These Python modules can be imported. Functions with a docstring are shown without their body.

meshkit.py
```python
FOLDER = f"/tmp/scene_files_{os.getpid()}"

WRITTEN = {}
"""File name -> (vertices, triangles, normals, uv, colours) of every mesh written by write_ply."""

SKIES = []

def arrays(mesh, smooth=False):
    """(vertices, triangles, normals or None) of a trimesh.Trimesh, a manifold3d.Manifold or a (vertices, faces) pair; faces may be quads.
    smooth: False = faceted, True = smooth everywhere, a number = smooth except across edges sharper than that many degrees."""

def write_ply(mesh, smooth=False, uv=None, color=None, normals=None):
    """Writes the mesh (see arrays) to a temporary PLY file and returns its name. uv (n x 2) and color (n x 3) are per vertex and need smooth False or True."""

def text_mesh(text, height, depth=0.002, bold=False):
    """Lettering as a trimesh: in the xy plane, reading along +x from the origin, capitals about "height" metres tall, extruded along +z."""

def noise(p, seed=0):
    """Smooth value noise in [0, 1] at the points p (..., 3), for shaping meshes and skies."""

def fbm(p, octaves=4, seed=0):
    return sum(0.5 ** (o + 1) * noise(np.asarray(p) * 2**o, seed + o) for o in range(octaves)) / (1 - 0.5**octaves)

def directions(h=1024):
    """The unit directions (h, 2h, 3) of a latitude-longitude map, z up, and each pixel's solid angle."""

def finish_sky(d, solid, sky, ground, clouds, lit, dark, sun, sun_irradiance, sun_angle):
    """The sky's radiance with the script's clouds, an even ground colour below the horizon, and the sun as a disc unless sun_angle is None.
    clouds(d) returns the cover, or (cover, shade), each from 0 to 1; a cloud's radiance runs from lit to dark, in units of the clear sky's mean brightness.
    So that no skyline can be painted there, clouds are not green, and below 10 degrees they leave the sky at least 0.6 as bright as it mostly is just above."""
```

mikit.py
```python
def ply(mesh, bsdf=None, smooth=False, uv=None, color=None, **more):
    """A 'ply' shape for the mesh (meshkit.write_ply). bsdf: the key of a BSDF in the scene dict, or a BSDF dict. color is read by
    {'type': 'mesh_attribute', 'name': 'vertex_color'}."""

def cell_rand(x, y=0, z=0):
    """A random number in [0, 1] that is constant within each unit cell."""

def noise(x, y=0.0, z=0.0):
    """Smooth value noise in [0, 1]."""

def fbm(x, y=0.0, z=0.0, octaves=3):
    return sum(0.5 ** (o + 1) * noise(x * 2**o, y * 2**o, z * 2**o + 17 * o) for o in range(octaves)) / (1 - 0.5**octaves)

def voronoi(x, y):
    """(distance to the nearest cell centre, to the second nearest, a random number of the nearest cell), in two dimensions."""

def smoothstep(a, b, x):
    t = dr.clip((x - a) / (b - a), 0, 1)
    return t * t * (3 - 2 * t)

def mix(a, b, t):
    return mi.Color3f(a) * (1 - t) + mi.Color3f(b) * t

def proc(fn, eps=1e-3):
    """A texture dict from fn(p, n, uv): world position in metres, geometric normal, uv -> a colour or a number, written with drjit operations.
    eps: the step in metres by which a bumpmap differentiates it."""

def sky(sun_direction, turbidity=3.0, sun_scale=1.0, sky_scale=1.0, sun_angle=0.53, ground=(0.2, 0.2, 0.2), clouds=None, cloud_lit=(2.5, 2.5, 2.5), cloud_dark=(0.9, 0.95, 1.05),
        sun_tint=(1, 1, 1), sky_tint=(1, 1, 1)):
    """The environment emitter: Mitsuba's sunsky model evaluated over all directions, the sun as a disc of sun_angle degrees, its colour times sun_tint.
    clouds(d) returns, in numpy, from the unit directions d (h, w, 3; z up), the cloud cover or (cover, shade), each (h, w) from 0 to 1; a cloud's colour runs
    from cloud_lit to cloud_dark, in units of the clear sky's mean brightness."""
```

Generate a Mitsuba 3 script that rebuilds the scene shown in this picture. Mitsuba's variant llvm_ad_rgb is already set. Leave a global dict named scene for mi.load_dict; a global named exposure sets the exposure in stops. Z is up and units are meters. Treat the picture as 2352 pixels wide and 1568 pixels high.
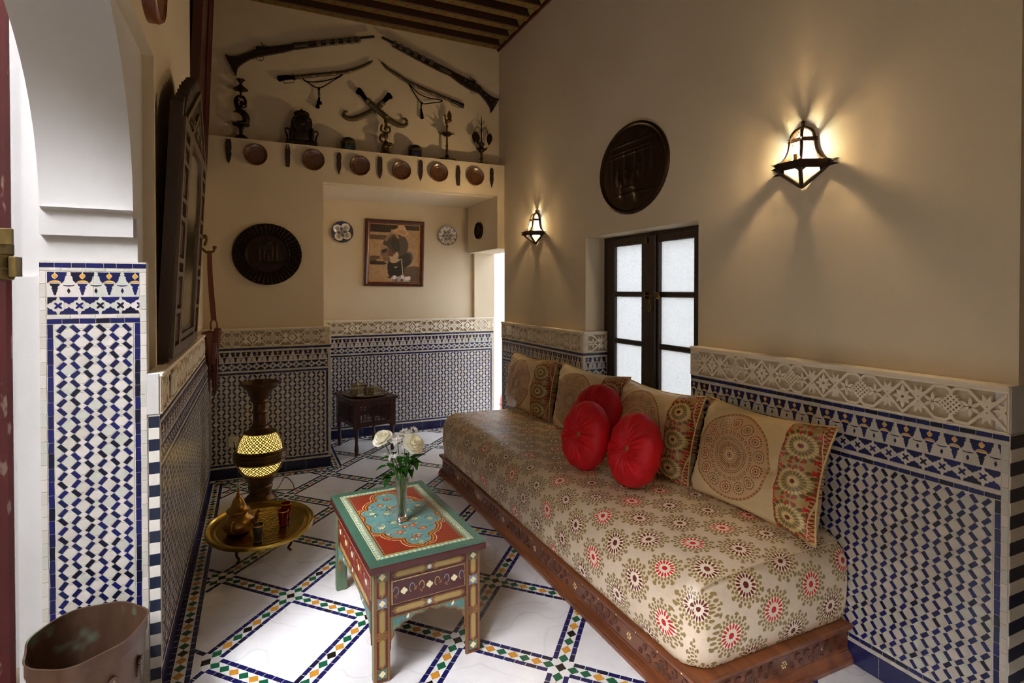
import math, numpy as np, trimesh, drjit as dr, mitsuba as mi, mikit, meshkit
import shapely, shapely.ops, shapely.affinity as aff
from shapely.geometry import Polygon, box as sbox, Point, LineString, MultiPolygon
from mikit import proc, noise, fbm, voronoi, cell_rand, smoothstep, mix
T = mi.ScalarTransform4f
PI = math.pi
scene, labels = {}, {}
rng = np.random.default_rng(7)

# ------------------------------------------------------------------ camera, sky, exposure
FPX, PPY, YAW, PITCH, EYE = 1269.2485, 680.56, .4352, .0118, np.array([0, 0, 1.5])
FW = np.array([math.sin(YAW) * math.cos(PITCH), math.cos(YAW) * math.cos(PITCH), -math.sin(PITCH)])
scene['camera'] = {'type': 'perspective', 'fov': math.degrees(2 * math.atan(1176 / FPX)), 'fov_axis': 'x',
                   'near_clip': .05, 'far_clip': 200.,
                   'principal_point_offset_y': (784 - PPY) / 1568,
                   'to_world': T().look_at(origin=[0, 0, 1.5], target=(EYE + FW).tolist(), up=[0, 0, 1])}


def haze(d):      # thin bright overcast
    n = meshkit.fbm(d * np.array([3, 3, 6.]), 4)
    return .93 + 0 * n, np.clip(n - .25, 0, 1)


SUN = [-.80, -.58, 1.02]
scene['sky'] = mikit.sky(SUN, turbidity=5, sun_scale=6.6, sky_scale=1.0, sun_angle=30, ground=(.30, .28, .25), clouds=haze,
                         cloud_lit=(17.5, 18.6, 21.0), cloud_dark=(15.0, 15.9, 18.0), sun_tint=(.83, 1.03, 1.50))
exposure = 0.95
LAMP = 1400.0        # radiance of the bulbs in the wall lanterns
VASE = 0.75        # radiance of the glowing liner added inside the floor lamp in place of a bulb


# ------------------------------------------------------------------ helpers
def lin(c):
    c = np.asarray(c, float)
    return np.where(c < .04045, c / 12.92, ((c + .055) / 1.055) ** 2.4).tolist()


def rgb(*c):
    return {'type': 'rgb', 'value': [float(x) for x in lin(c)]}


def mat(name, color=(.5, .5, .5), rough=.5, bump=None, scale=1., two=True, **more):
    c = proc(color) if callable(color) else rgb(*color)
    if rough >= .8:
        b = {'type': 'diffuse', 'reflectance': c}
    else:
        b = {'type': 'principled', 'base_color': c, 'roughness': rough, **more}
    if bump is not None:
        b = {'type': 'bumpmap', 'tex': proc(bump, 2e-3), 'scale': scale, 'bsdf': b}
    scene[name] = {'type': 'twosided', 'bsdf': b} if two else b
    return name


def obj(key, mesh, m, smooth=False, **kw):
    k, i = key, 1
    while k in scene:
        k = f'{key}_{i:03d}'; i += 1
    scene[k] = mikit.ply(mesh, m, smooth, **kw)
    return k


COUNT = {}


def num(name):
    """next free name of a top-level thing"""
    n = COUNT.get(name, 0); COUNT[name] = n + 1
    return name if n == 0 else f'{name}_{n:03d}'


def tag(key, label, cat, group=None, kind=None):
    labels[key] = {'label': label, 'category': cat}
    if group: labels[key]['group'] = group
    if kind: labels[key]['kind'] = kind


def struct(key, label=None):
    labels[key] = {'kind': 'structure', **({'label': label} if label else {})}


def cat(ms):
    return trimesh.util.concatenate([as_tm(m) for m in ms])


def as_tm(m):
    if isinstance(m, trimesh.Trimesh): return m
    v, f, _ = meshkit.arrays(m)
    return trimesh.Trimesh(v, f, process=False)


def mv(m, t=(0, 0, 0), rz=0, ry=0, rx=0, s=None):
    m = as_tm(m).copy()
    M = np.eye(4)
    if s is not None: M = np.diag([*np.broadcast_to(s, 3), 1.]) @ M
    for a, ax in ((rx, [1, 0, 0]), (ry, [0, 1, 0]), (rz, [0, 0, 1])):
        if a: M = trimesh.transformations.rotation_matrix(a, ax) @ M
    M[:3, 3] += t
    m.apply_transform(M)
    return m


def box(x0, x1, y0, y1, z0, z1, c=.0):
    """a box, its edges chamfered by c"""
    if c <= 0:
        return trimesh.creation.box(bounds=[[x0, y0, z0], [x1, y1, z1]])
    p = []
    for sx in (0, 1):
        for sy in (0, 1):
            for sz in (0, 1):
                q = np.array([(x0, x1)[sx], (y0, y1)[sy], (z0, z1)[sz]], float)
                d = c * np.array([1 - 2 * sx, 1 - 2 * sy, 1 - 2 * sz])
                p += [q + d * (0, 1, 1), q + d * (1, 0, 1), q + d * (1, 1, 0)]
    return trimesh.convex.convex_hull(np.array(p))


def lathe(profile, n=32, closed=False):
    """surface of revolution about z of (r, z) pairs"""
    p = np.asarray(profile, float)
    a = np.arange(n) * 2 * PI / n
    v = np.stack([p[:, None, 0] * np.cos(a), p[:, None, 0] * np.sin(a), np.broadcast_to(p[:, None, 1], (len(p), n))], -1).reshape(-1, 3)
    i, j = np.meshgrid(np.arange(len(p) - 1), np.arange(n), indexing='ij')
    q = np.stack([i * n + j, i * n + (j + 1) % n, (i + 1) * n + (j + 1) % n, (i + 1) * n + j], -1).reshape(-1, 4)
    return trimesh.Trimesh(v, np.vstack([q[:, [0, 1, 2]], q[:, [0, 2, 3]]]), process=False)


def spline(pts, n=8):
    """Catmull-Rom through pts"""
    p = np.asarray(pts, float)
    P = np.vstack([2 * p[0] - p[1], p, 2 * p[-1] - p[-2]])
    out = []
    for i in range(1, len(P) - 2):
        t = np.linspace(0, 1, n, endpoint=False)[:, None]
        a, b, c, d = P[i - 1:i + 3]
        out.append(.5 * (2 * b + (c - a) * t + (2 * a - 5 * b + 4 * c - d) * t**2 + (3 * b - a - 3 * c + d) * t**3))
    return np.vstack(out + [p[-1:]])


def tube(pts, r, n=8, flat=1.0, up=(0, 0, 1)):
    """tube with closed ends along pts; r may vary; flat scales it along the binormal"""
    p = np.asarray(pts, float)
    t = np.gradient(p, axis=0); t /= np.linalg.norm(t, axis=1, keepdims=True) + 1e-12
    a = np.cross(t, np.broadcast_to(up, p.shape)); bad = np.linalg.norm(a, axis=1) < .05
    a[bad] = np.cross(t[bad], [1, 0, 0.])
    a /= np.linalg.norm(a, axis=1, keepdims=True) + 1e-12
    b = np.cross(t, a)
    r = np.broadcast_to(r, (len(p),))
    g = np.arange(n) * 2 * PI / n
    v = p[:, None] + r[:, None, None] * (np.cos(g)[None, :, None] * a[:, None] * flat + np.sin(g)[None, :, None] * b[:, None])
    v = np.vstack([v.reshape(-1, 3), p[:1], p[-1:]])
    i, j = np.meshgrid(np.arange(len(p) - 1), np.arange(n), indexing='ij')
    q = np.stack([i * n + j, i * n + (j + 1) % n, (i + 1) * n + (j + 1) % n, (i + 1) * n + j], -1).reshape(-1, 4)
    k = np.arange(n); m = len(p) * n
    cap = np.vstack([np.stack([k * 0 + m, (k + 1) % n, k], 1), np.stack([k * 0 + m + 1, (len(p) - 1) * n + k, (len(p) - 1) * n + (k + 1) % n], 1)])
    M = trimesh.Trimesh(v, np.vstack([q[:, [0, 1, 2]], q[:, [0, 2, 3]], cap]), process=False)
    M.invert() if M.volume < 0 else None
    return M


def polys(g):
    if g.is_empty: return []
    return [x for x in getattr(g, 'geoms', [g]) if isinstance(x, Polygon) and x.area > 1e-9]


def ext(g, h, z0=0.):
    """extrude a shapely shape to height h"""
    ms = [trimesh.creation.extrude_polygon(x, h, engine='earcut') for x in polys(g)]
    m = trimesh.util.concatenate(ms)
    if z0: m.apply_translation([0, 0, z0])
    return m


def slab(p, h, bevel=.0):
    """a flat piece of convex-ish outline p (n x 2), no underside, its top edge drawn in by bevel: (vertices, triangles)"""
    p = np.asarray(p, float); n = len(p)
    if bevel > 0:
        q = Polygon(p).buffer(-bevel, join_style=2)
        q = np.array(q.exterior.coords)[:-1] if isinstance(q, Polygon) and not q.is_empty else p
        if len(q) != n: q = p
        else:
            k = np.argmin(np.linalg.norm(q - p[0], axis=1)); q = np.roll(q, -k, 0)
            if n > 2 and np.linalg.norm(q[1] - p[1]) > np.linalg.norm(q[-1] - p[1]): q = np.roll(q[::-1], 1, 0)
    else: q = p
    return p, q, h


def slab_mesh(p, h, bevel=.0006, z0=0.):
    p, q, h = slab(p, h, bevel)
    if Polygon(p).exterior.is_ccw is False: p, q = p[::-1], q[::-1]
    n = len(p)
    v = np.vstack([np.c_[p, np.zeros(n) + z0], np.c_[q, np.full(n, h + z0)]])
    k = np.arange(n); k2 = (k + 1) % n
    side = np.vstack([np.stack([k, k2, k2 + n], 1), np.stack([k, k2 + n, k + n], 1)])
    tv, tf = trimesh.creation.triangulate_polygon(Polygon(q), engine='earcut')
    if len(tv) == n:
        top = tf + n
    else:
        top = np.zeros((0, 3), int)
        v = np.vstack([v, np.c_[tv, np.full(len(tv), h + z0)]]); top = tf + 2 * n
    return trimesh.Trimesh(v, np.vstack([side, top]), process=False)


def frame(origin, u, v, n):
    M = np.eye(4); M[:3, 0], M[:3, 1], M[:3, 2], M[:3, 3] = u, v, n, origin
    return M


def placed(m, M):
    m = as_tm(m).copy(); m.apply_transform(M)
    return m


def in_view(p, pad=30):
    q = np.atleast_2d(p) - EYE
    r = np.array([math.cos(YAW), -math.sin(YAW), 0]); d = -np.cross(r, FW)
    z = q @ FW
    u, v = 1176 + FPX * (q @ r) / np.maximum(z, .05), PPY + FPX * (q @ d) / np.maximum(z, .05)
    return (z > .3) & (u > -pad) & (u < 2352 + pad) & (v > -pad) & (v < 1568 + pad), z


def pieces(holder, part, items, M, hidden=None, most=300, limit=10.):
    """items: (outline, height, material). The largest in the photograph become entries, the rest one part."""
    if not items: return
    cen = np.array([[*np.mean(np.asarray(i[0]), 0), 0, 1] for i in items]) @ M.T
    size = np.array([np.ptp(np.asarray(i[0]), 0).max() for i in items])
    seen, depth = in_view(cen[:, :3])
    if hidden is not None: seen &= ~hidden(cen[:, :3])
    view = (EYE - cen[:, :3]); view /= np.linalg.norm(view, axis=1, keepdims=True)
    px = FPX * size / np.maximum(depth, .05) * np.clip(np.abs(view @ M[:3, 2]), .2, 1) ** .5
    px[~seen] = 0
    order = np.argsort(-px)
    single = [i for i in order[:most] if px[i] >= limit]
    for i in single:
        o, h, m = items[i][:3]
        obj(f'{holder}__{part}', placed(slab_mesh(o, h), M), m)
    rest = {}
    for i in set(range(len(items))) - set(single):
        o, h, m = items[i][:3]
        rest.setdefault(m, []).append(slab_mesh(o, h))
    for m, ms in sorted(rest.items()):
        k = obj(f'{holder}__{part}_field', placed(trimesh.util.concatenate(ms), M), m)
        labels[k] = {'kind': 'stuff'}


# ------------------------------------------------------------------ materials
def plaster_col(p, n, uv):
    t = noise(p.x * 2.6, p.y * 2.6, p.z * 2.6)
    return mix(lin((.80, .74, .63)), lin((.835, .78, .68)), t)


def white_col(p, n, uv):
    t = noise(p.x * 3.7, p.y * 3.7, p.z * 3.7)
    return mix(lin((.70, .69, .67)), lin((.75, .74, .725)), t)


def marble_col(p, n, uv):
    w = fbm(p.x * 4, p.y * 4, p.z, 3)
    cell = cell_rand(dr.floor(uv.x), 3, 1)
    v = dr.abs(dr.sin((p.x * (2.5 + 2 * cell) + p.y * (5 - 3 * cell)) * 3 + w * 9 + cell * 20))
    vein = dr.power(1 - v, 14) * noise(p.x * 5, p.y * 5, cell * 9)
    t = fbm(p.x * 14, p.y * 14, cell * 7, 2)
    return mix(mix(lin((.90, .89, .88)), lin((.84, .83, .82)), t * .7), lin((.62, .60, .58)), vein * .55)


def wood_fn(c0, c1, axis, f=30.):
    def fn(p, n, uv):
        a, b, c = (p.x, p.y, p.z) if axis == 0 else (p.y, p.x, p.z) if axis == 1 else (p.z, p.x, p.y)
        g = fbm(a * 3, b * f, c * f, 3)
        g2 = noise(a * 12, b * f * 4, c * f * 4)
        return mix(lin(c0), lin(c1), smoothstep(.25, .75, g) * .75 + g2 * .25)
    return fn


mat('plaster', plaster_col, .85)
mat('white_plaster', white_col, .8)
mat('court_wall', (.66, .60, .52), .9)
mat('court_floor', (.50, .44, .38), .9)
mat('carved_plaster', (.87, .83, .75), .85)
mat('carved_ground', (.73, .68, .59), .9)  # darker than the band: grime plus shade painted into the recesses
mat('grout', (.70, .68, .63), .9)
mat('marble', marble_col, .22, specular=.5)
mat('floor_base', (.62, .60, .57), .9)

# ------------------------------------------------------------------ the room: walls, floor, ceiling
XL, XR, XLP, XRP = -.322, 2.171, -.372, 2.221        # dado faces and plaster faces, left and right
YB, YBP, YU, YR, ZC = 4.903, 4.953, 5.09, 5.772, 3.895
ZT, ZB, XJ = 1.193, 1.04, .5785                       # carved band: top and underside; corner of the recess
YZ = lambda x, n: frame((x, 0, 0), (0, 1, 0), (0, 0, 1), (1, 0, 0))
XZ = lambda y: frame((0, y, 0), (1, 0, 0), (0, 0, 1), (0, -1, 0))

WIN = (2.335, 3.484, .66, 1.885)
g = sbox(.92, 0, YR + .3, 3.95).difference(sbox(WIN[0], WIN[2], WIN[1], WIN[3])).difference(sbox(YBP, -1, YR, 1.905))
obj('wall_right', placed(ext(g, .24), YZ(XRP, 1)), 'plaster'); struct('wall_right', 'warm cream plaster wall behind the long sofa')
obj('wall_right__lintel_face', box(2.145, XRP + .001, YBP, YR, 1.905, 2.42), 'plaster')
g = sbox(-.4, 0, .53, 2.717).union(sbox(.5, 2.419, XRP, 2.717))
obj('wall_back', placed(ext(g, .13), frame((0, YBP + .13, 0), (1, 0, 0), (0, 0, 1), (0, -1, 0))), 'plaster'); struct('wall_back', 'cream back wall with a shelf ledge')
obj('wall_upper', box(-.4, XRP, YU, YU + .1, 2.6, 3.95), 'plaster'); struct('wall_upper')
obj('wall_recess', cat([box(.3, 2.46, YR + .05, YR + .15, 0, 2.6), box(.40, .53, YBP + .1, YR + .06, 0, 2.6), box(.4, 2.3, YBP + .1, YR + .1, 2.412, 2.55)]), 'plaster'); struct('wall_recess')

# the left wall, with the arch towards the courtyard and its recessed border
ARC_Y, ARC_R, ARC_Z = 1.685, .715, 1.79
arch = Point(ARC_Y, ARC_Z).buffer(ARC_R, 64).intersection(sbox(0, ARC_Z - .12, 3, 3)).union(sbox(ARC_Y - ARC_R - .02, -1, ARC_Y + ARC_R + .02, ARC_Z - .1)).union(sbox(ARC_Y - ARC_R, 1.5, ARC_Y + ARC_R, ARC_Z))
full = sbox(.88, 0, 5.2, 3.95).difference(arch)
obj('wall_left', placed(ext(full, .27), YZ(-.67, 1)), 'white_plaster'); struct('wall_left', 'thick white plaster wall with a round arch')
relief = sbox(.88, 0, 5.2, 3.95).difference(sbox(.77, -1, 2.595, 2.425))
obj('wall_left__plaster_face', placed(ext(relief, .03), YZ(-.401, 1)), 'plaster')
obj('wall_left__border_step', placed(ext(sbox(.77, -1, 2.62, 2.45).difference(sbox(.7, -1, 2.595, 2.425)), .012), YZ(-.372, 1)), 'plaster')
obj('wall_left__jamb', cat([box(-.655, -.39, 2.42, 2.5, 0, 1.76), box(-.737, -.62, 2.41, 2.6, 0, 1.545)]), 'white_plaster')
# cove under the springing of the arch
cv = [(.045 * (1 - math.cos(t)), 1.70 + .085 * math.sin(t)) for t in np.linspace(0, PI / 2, 9)]
g = Polygon([(2.425 - 0, 1.70)] + [(2.425 - a, z) for a, z in cv] + [(2.47, 1.787)])
obj('wall_left__springing', placed(ext(g, .262), YZ(-.664, 1)), 'white_plaster')

# the room goes on behind the camera
obj('wall_front', cat([box(-.7, 3.6, -2.6, -2.5, 0, 3.95), box(3.5, 3.6, -2.5, 1.2, 0, 3.95), box(2.46, 3.6, 1.0, 1.16, 0, 3.95)]), 'court_wall'); struct('wall_front')
g = sbox(-2.6, 0, .88, 3.95).difference(sbox(-1.9, -1, .87, 3.1))
obj('wall_gallery', placed(ext(g, .27), YZ(-.67, 1)), 'court_wall'); struct('wall_gallery')

# ceiling: red boards between painted beams
obj('ceiling', box(-.7, 3.6, -2.6, YU + .1, ZC + .09, ZC + .15), 'plaster'); struct('ceiling', 'painted wooden beam ceiling')


def beam_col(p, n, uv):
    x = p.x * 9.0
    c = dr.abs(x - dr.floor(x) - .5)
    r = dr.abs(p.y - (YU - .045 - dr.round((YU - .045 - p.y) / .2125) * .2125))
    edge = smoothstep(.033, .036, r)
    flower = 1 - smoothstep(.016, .020, dr.sqrt(dr.square((c) * .11) + dr.square(r)))
    bar = smoothstep(.17, .2, c) * (1 - smoothstep(.020, .023, r))
    lines = bar * smoothstep(.5, .6, dr.abs(dr.sin(r * 520)))
    k = mix(lin((.40, .32, .13)), lin((.27, .26, .11)), bar)
    k = mix(k, lin((.50, .42, .21)), lines * .6)
    k = mix(k, lin((.42, .16, .08)), flower)
    return mix(k, lin((.22, .12, .05)), edge)


mat('beam_paint', beam_col, .6)
mat('red_board', wood_fn((.22, .05, .05), (.27, .07, .06), 0, 12), .6)
for i in range(26):
    y1 = YU - .2125 * i
    obj('ceiling__beam', box(XLP, XRP if y1 > 1 else 3.5, y1 - .09, y1, ZC, ZC + .075, .006), 'beam_paint')
    obj('ceiling__board', box(XLP, XRP if y1 > 1 else 3.5, y1 - .22, y1 - .08, ZC + .075, ZC + .095), 'red_board')
obj('trim_9', box(XRP - .02, XRP, .92, YU, ZC - .02, ZC + .02, .004), 'red_board'); struct('trim_9')
"""bracket triangles where the boards meet the right wall"""
mat('bracket_paint', (.40, .38, .20), .6)
for i in range(8):
    y1 = YU - .2125 * i - .09
    obj('ceiling__corner_panel', trimesh.convex.convex_hull(np.array([[XRP - .02, y1, ZC + .01], [XRP - .02, y1 - .12, ZC + .01], [XRP - .09, y1 - .06, ZC + .07], [XRP, y1, ZC + .07], [XRP, y1 - .12, ZC + .07]])), 'bracket_paint')

# ------------------------------------------------------------------ zellige
BLUES, WHITES = [], []
for i, c in enumerate([(.065, .08, .25), (.08, .095, .31), (.05, .06, .15), (.09, .11, .28)]):
    BLUES.append(mat(f'blue_glaze_{i}', c, .28, specular=.35))
for i, c in enumerate([(.74, .72, .68), (.69, .69, .645), (.76, .73, .695), (.71, .685, .64)]):
    WHITES.append(mat(f'white_glaze_{i}', c, .3, specular=.4))
YELLOW = mat('yellow_glaze', (.80, .55, .14), .25)
mat('stripe_dark', (.10, .13, .20), .25); mat('stripe_light', (.80, .78, .74), .3)
mat('base_blue', (.05, .06, .24), .2)


def pick(ms, w=None):
    return ms[rng.choice(len(ms), p=w)]


blue = lambda: pick(BLUES, [.4, .25, .2, .15])
white = lambda: pick(WHITES)
CA, CB = .0365, .0317                     # the lozenge grid
_a = math.radians(49)
_r = aff.rotate(sbox(-.0145, -.0069, .0145, .0069), 50)
LOZ = [np.array(aff.scale(_r, -1 if k else 1, 1, origin=(0, 0)).exterior.coords)[:-1][::-1 if k else 1] for k in (0, 1)]
_cells = []
for k in (0, 1):      # the two kinds of white piece between four lozenges
    cut = shapely.unary_union([aff.translate(Polygon(LOZ[(i + j + k) % 2]), (i - .5) * CA, (j - .5) * CB) for i in (0, 1) for j in (0, 1)]).buffer(.0007, join_style=2)
    c = max(polys(sbox(-CA / 2, -CB / 2, CA / 2, CB / 2).difference(cut).buffer(-.0005, join_style=2)), key=lambda q: q.area)
    _cells.append(np.array(c.simplify(.0008).exterior.coords)[:-1])


def lozenge_field(u0, u1, v0, v1):
    """blue lozenges and white pieces filling the rectangle"""
    nu, nv = max(1, round((u1 - u0) / CA)), max(1, round((v1 - v0) / CB))
    su, sv = (u1 - u0) / (nu * CA), (v1 - v0) / (nv * CB)
    B, W = [], []
    for i in range(nu):
        for j in range(nv):
            o = np.array([u0 + (i + .5) * CA * su, v0 + (j + .5) * CB * sv])
            p = LOZ[(i + j) % 2] * (su, sv)
            t = rng.normal(0, .035); R = np.array([[math.cos(t), -math.sin(t)], [math.sin(t), math.cos(t)]])
            B.append((p @ R.T + o + rng.normal(0, .0004, 2), .0016, blue()))
    for i in range(nu + 1):
        for j in range(nv + 1):
            o = np.array([u0 + i * CA * su, v0 + j * CB * sv])
            p = _cells[(i + j) % 2] * (su, sv) + o
            if i in (0, nu) or j in (0, nv):
                q = Polygon(p).intersection(sbox(u0, v0, u1, v1)).buffer(0)
                q = polys(q)
                if not q: continue
                p = np.array(max(q, key=lambda x: x.area).exterior.coords)[:-1]
            W.append((p, .0012, white()))
    return B, W


def bricks(u0, u1, v0, v1, L, m, gap=.0014, along=0):
    """a run of little bricks"""
    n = max(1, round(((u1 - u0) if along == 0 else (v1 - v0)) / L)); out = []
    e = np.linspace(u0, u1, n + 1) if along == 0 else np.linspace(v0, v1, n + 1)
    e[1:-1] += rng.normal(0, L * .05, n - 1)
    for a, b in zip(e[:-1], e[1:]):
        j = rng.normal(0, .0004, 4)
        if along == 0: p = [(a + gap / 2, v0 + j[0]), (b - gap / 2, v0 + j[1]), (b - gap / 2, v1 + j[2]), (a + gap / 2, v1 + j[3])]
        else: p = [(u0 + j[0], a + gap / 2), (u1 + j[1], a + gap / 2), (u1 + j[2], b - gap / 2), (u0 + j[3], b - gap / 2)]
        out.append((np.array(p), .0014, m()))
    return out


def prof(pts):
    """symmetric outline from (v, half width)"""
    p = np.array(pts)
    return Polygon(np.vstack([np.c_[p[:, 1], -p[:, 0]], np.c_[-p[::-1, 1], -p[::-1, 0]]])).buffer(0)


_tower = prof([(0, .05), (.06, .055), (.075, .075), (.10, .085), (.13, .05), (.15, .055), (.17, .10), (.22, .13), (.26, .12), (.30, .14), (.36, .15), (.42, .20), (.47, .25), (.475, .25)])
_drop = prof([(.06, .005), (.10, .035), (.13, .075), (.17, .10), (.21, .075), (.25, .03), (.28, .005)])
_cres = Polygon([(.215 * math.sin(t), -.475 + .115 * math.cos(t)) for t in np.linspace(-1.55, 1.55, 11)] + [(.20 * math.sin(t), -.475 + .045 * math.cos(t)) for t in np.linspace(1.55, -1.55, 11)])
_urn = prof([(.475, .19), (.52, .18), (.56, .16), (.60, .11), (.64, .10), (.67, .12), (.70, .12), (.73, .08), (.77, .09), (.80, .09), (.84, .05), (.88, .06), (.91, .05), (.95, .01)])
_moon = Polygon([(.22 * math.sin(t), -.52 - .075 * math.cos(t)) for t in np.linspace(-1.5, 1.5, 9)] + [(.2 * math.sin(t), -.52 - .02 * math.cos(t)) for t in np.linspace(1.5, -1.5, 9)])
_dia = prof([(.66, .005), (.72, .045), (.77, .065), (.82, .045), (.88, .005)])
_bell = sbox(-.5, -.475, .5, -.0).difference(aff.translate(_tower, .5, 0)).difference(aff.translate(_tower, -.5, 0)).difference(_drop.buffer(.012)).difference(_cres.buffer(.012)).difference(sbox(-.006, -.07, .006, 0))
_bell = max(polys(_bell.buffer(-.006)), key=lambda q: q.area)


def frieze(u0, u1, vt, h):
    P = .0775; n = max(1, (u1 - u0) / P); B, Y = [], []
    clip = sbox(u0, vt - h, u1, vt)
    for i in range(-1, int(n) + 2):
        cu = u0 + (i + .27) * P
        for g, m in ((_bell, 1), (_drop, 0), (_cres, 0), (_urn, 1), (aff.translate(_moon, .5, 0), 1), (aff.translate(_dia, .5, 0), 1)):
            for q in polys(aff.translate(aff.scale(g, P, h, origin=(0, 0)), cu, vt).intersection(clip)):
                if q.area > 1.5e-5:
                    q = q.buffer(0)
                    (B if m else Y).append((np.array(q.simplify(.0003).exterior.coords)[:-1], .0016, blue() if m else YELLOW))
    return B, Y


def star_row(u0, u1, vt, h):
    P = .0597; B = []; clip = sbox(u0, vt - h, u1, vt)
    tri = Polygon([(-.46, 0), (.46, 0), (.40, -.18), (.27, -.20), (.22, -.30), (.10, -.34), (0, -.44), (-.10, -.34), (-.22, -.30), (-.27, -.20), (-.40, -.18)])
    pet = aff.translate(aff.scale(Point(0, 0).buffer(1, 3), .10, .052), .085, 0)
    for i in range(-1, int((u1 - u0) / P) + 2):
        c = u0 + (i + .5) * P
        for g in (tri, aff.translate(aff.scale(tri, 1, -1, origin=(0, 0)), 0, -1)):
            for q in polys(aff.translate(aff.scale(g, P, h, origin=(0, 0)), c + P / 2, vt).intersection(clip)):
                if q.area > 2e-5: B.append((np.array(q.exterior.coords)[:-1], .0016, blue()))
        x = shapely.unary_union([aff.rotate(pet, a, origin=(0, 0)) for a in (45, 135, 225, 315)])
        for q in polys(aff.translate(aff.scale(x, P * 1.35, P * 1.35, origin=(0, 0)), c, vt - h / 2).intersection(clip)):
            B.append((np.array(q.simplify(.0006).exterior.coords)[:-1], .0016, blue()))
    return B


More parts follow.
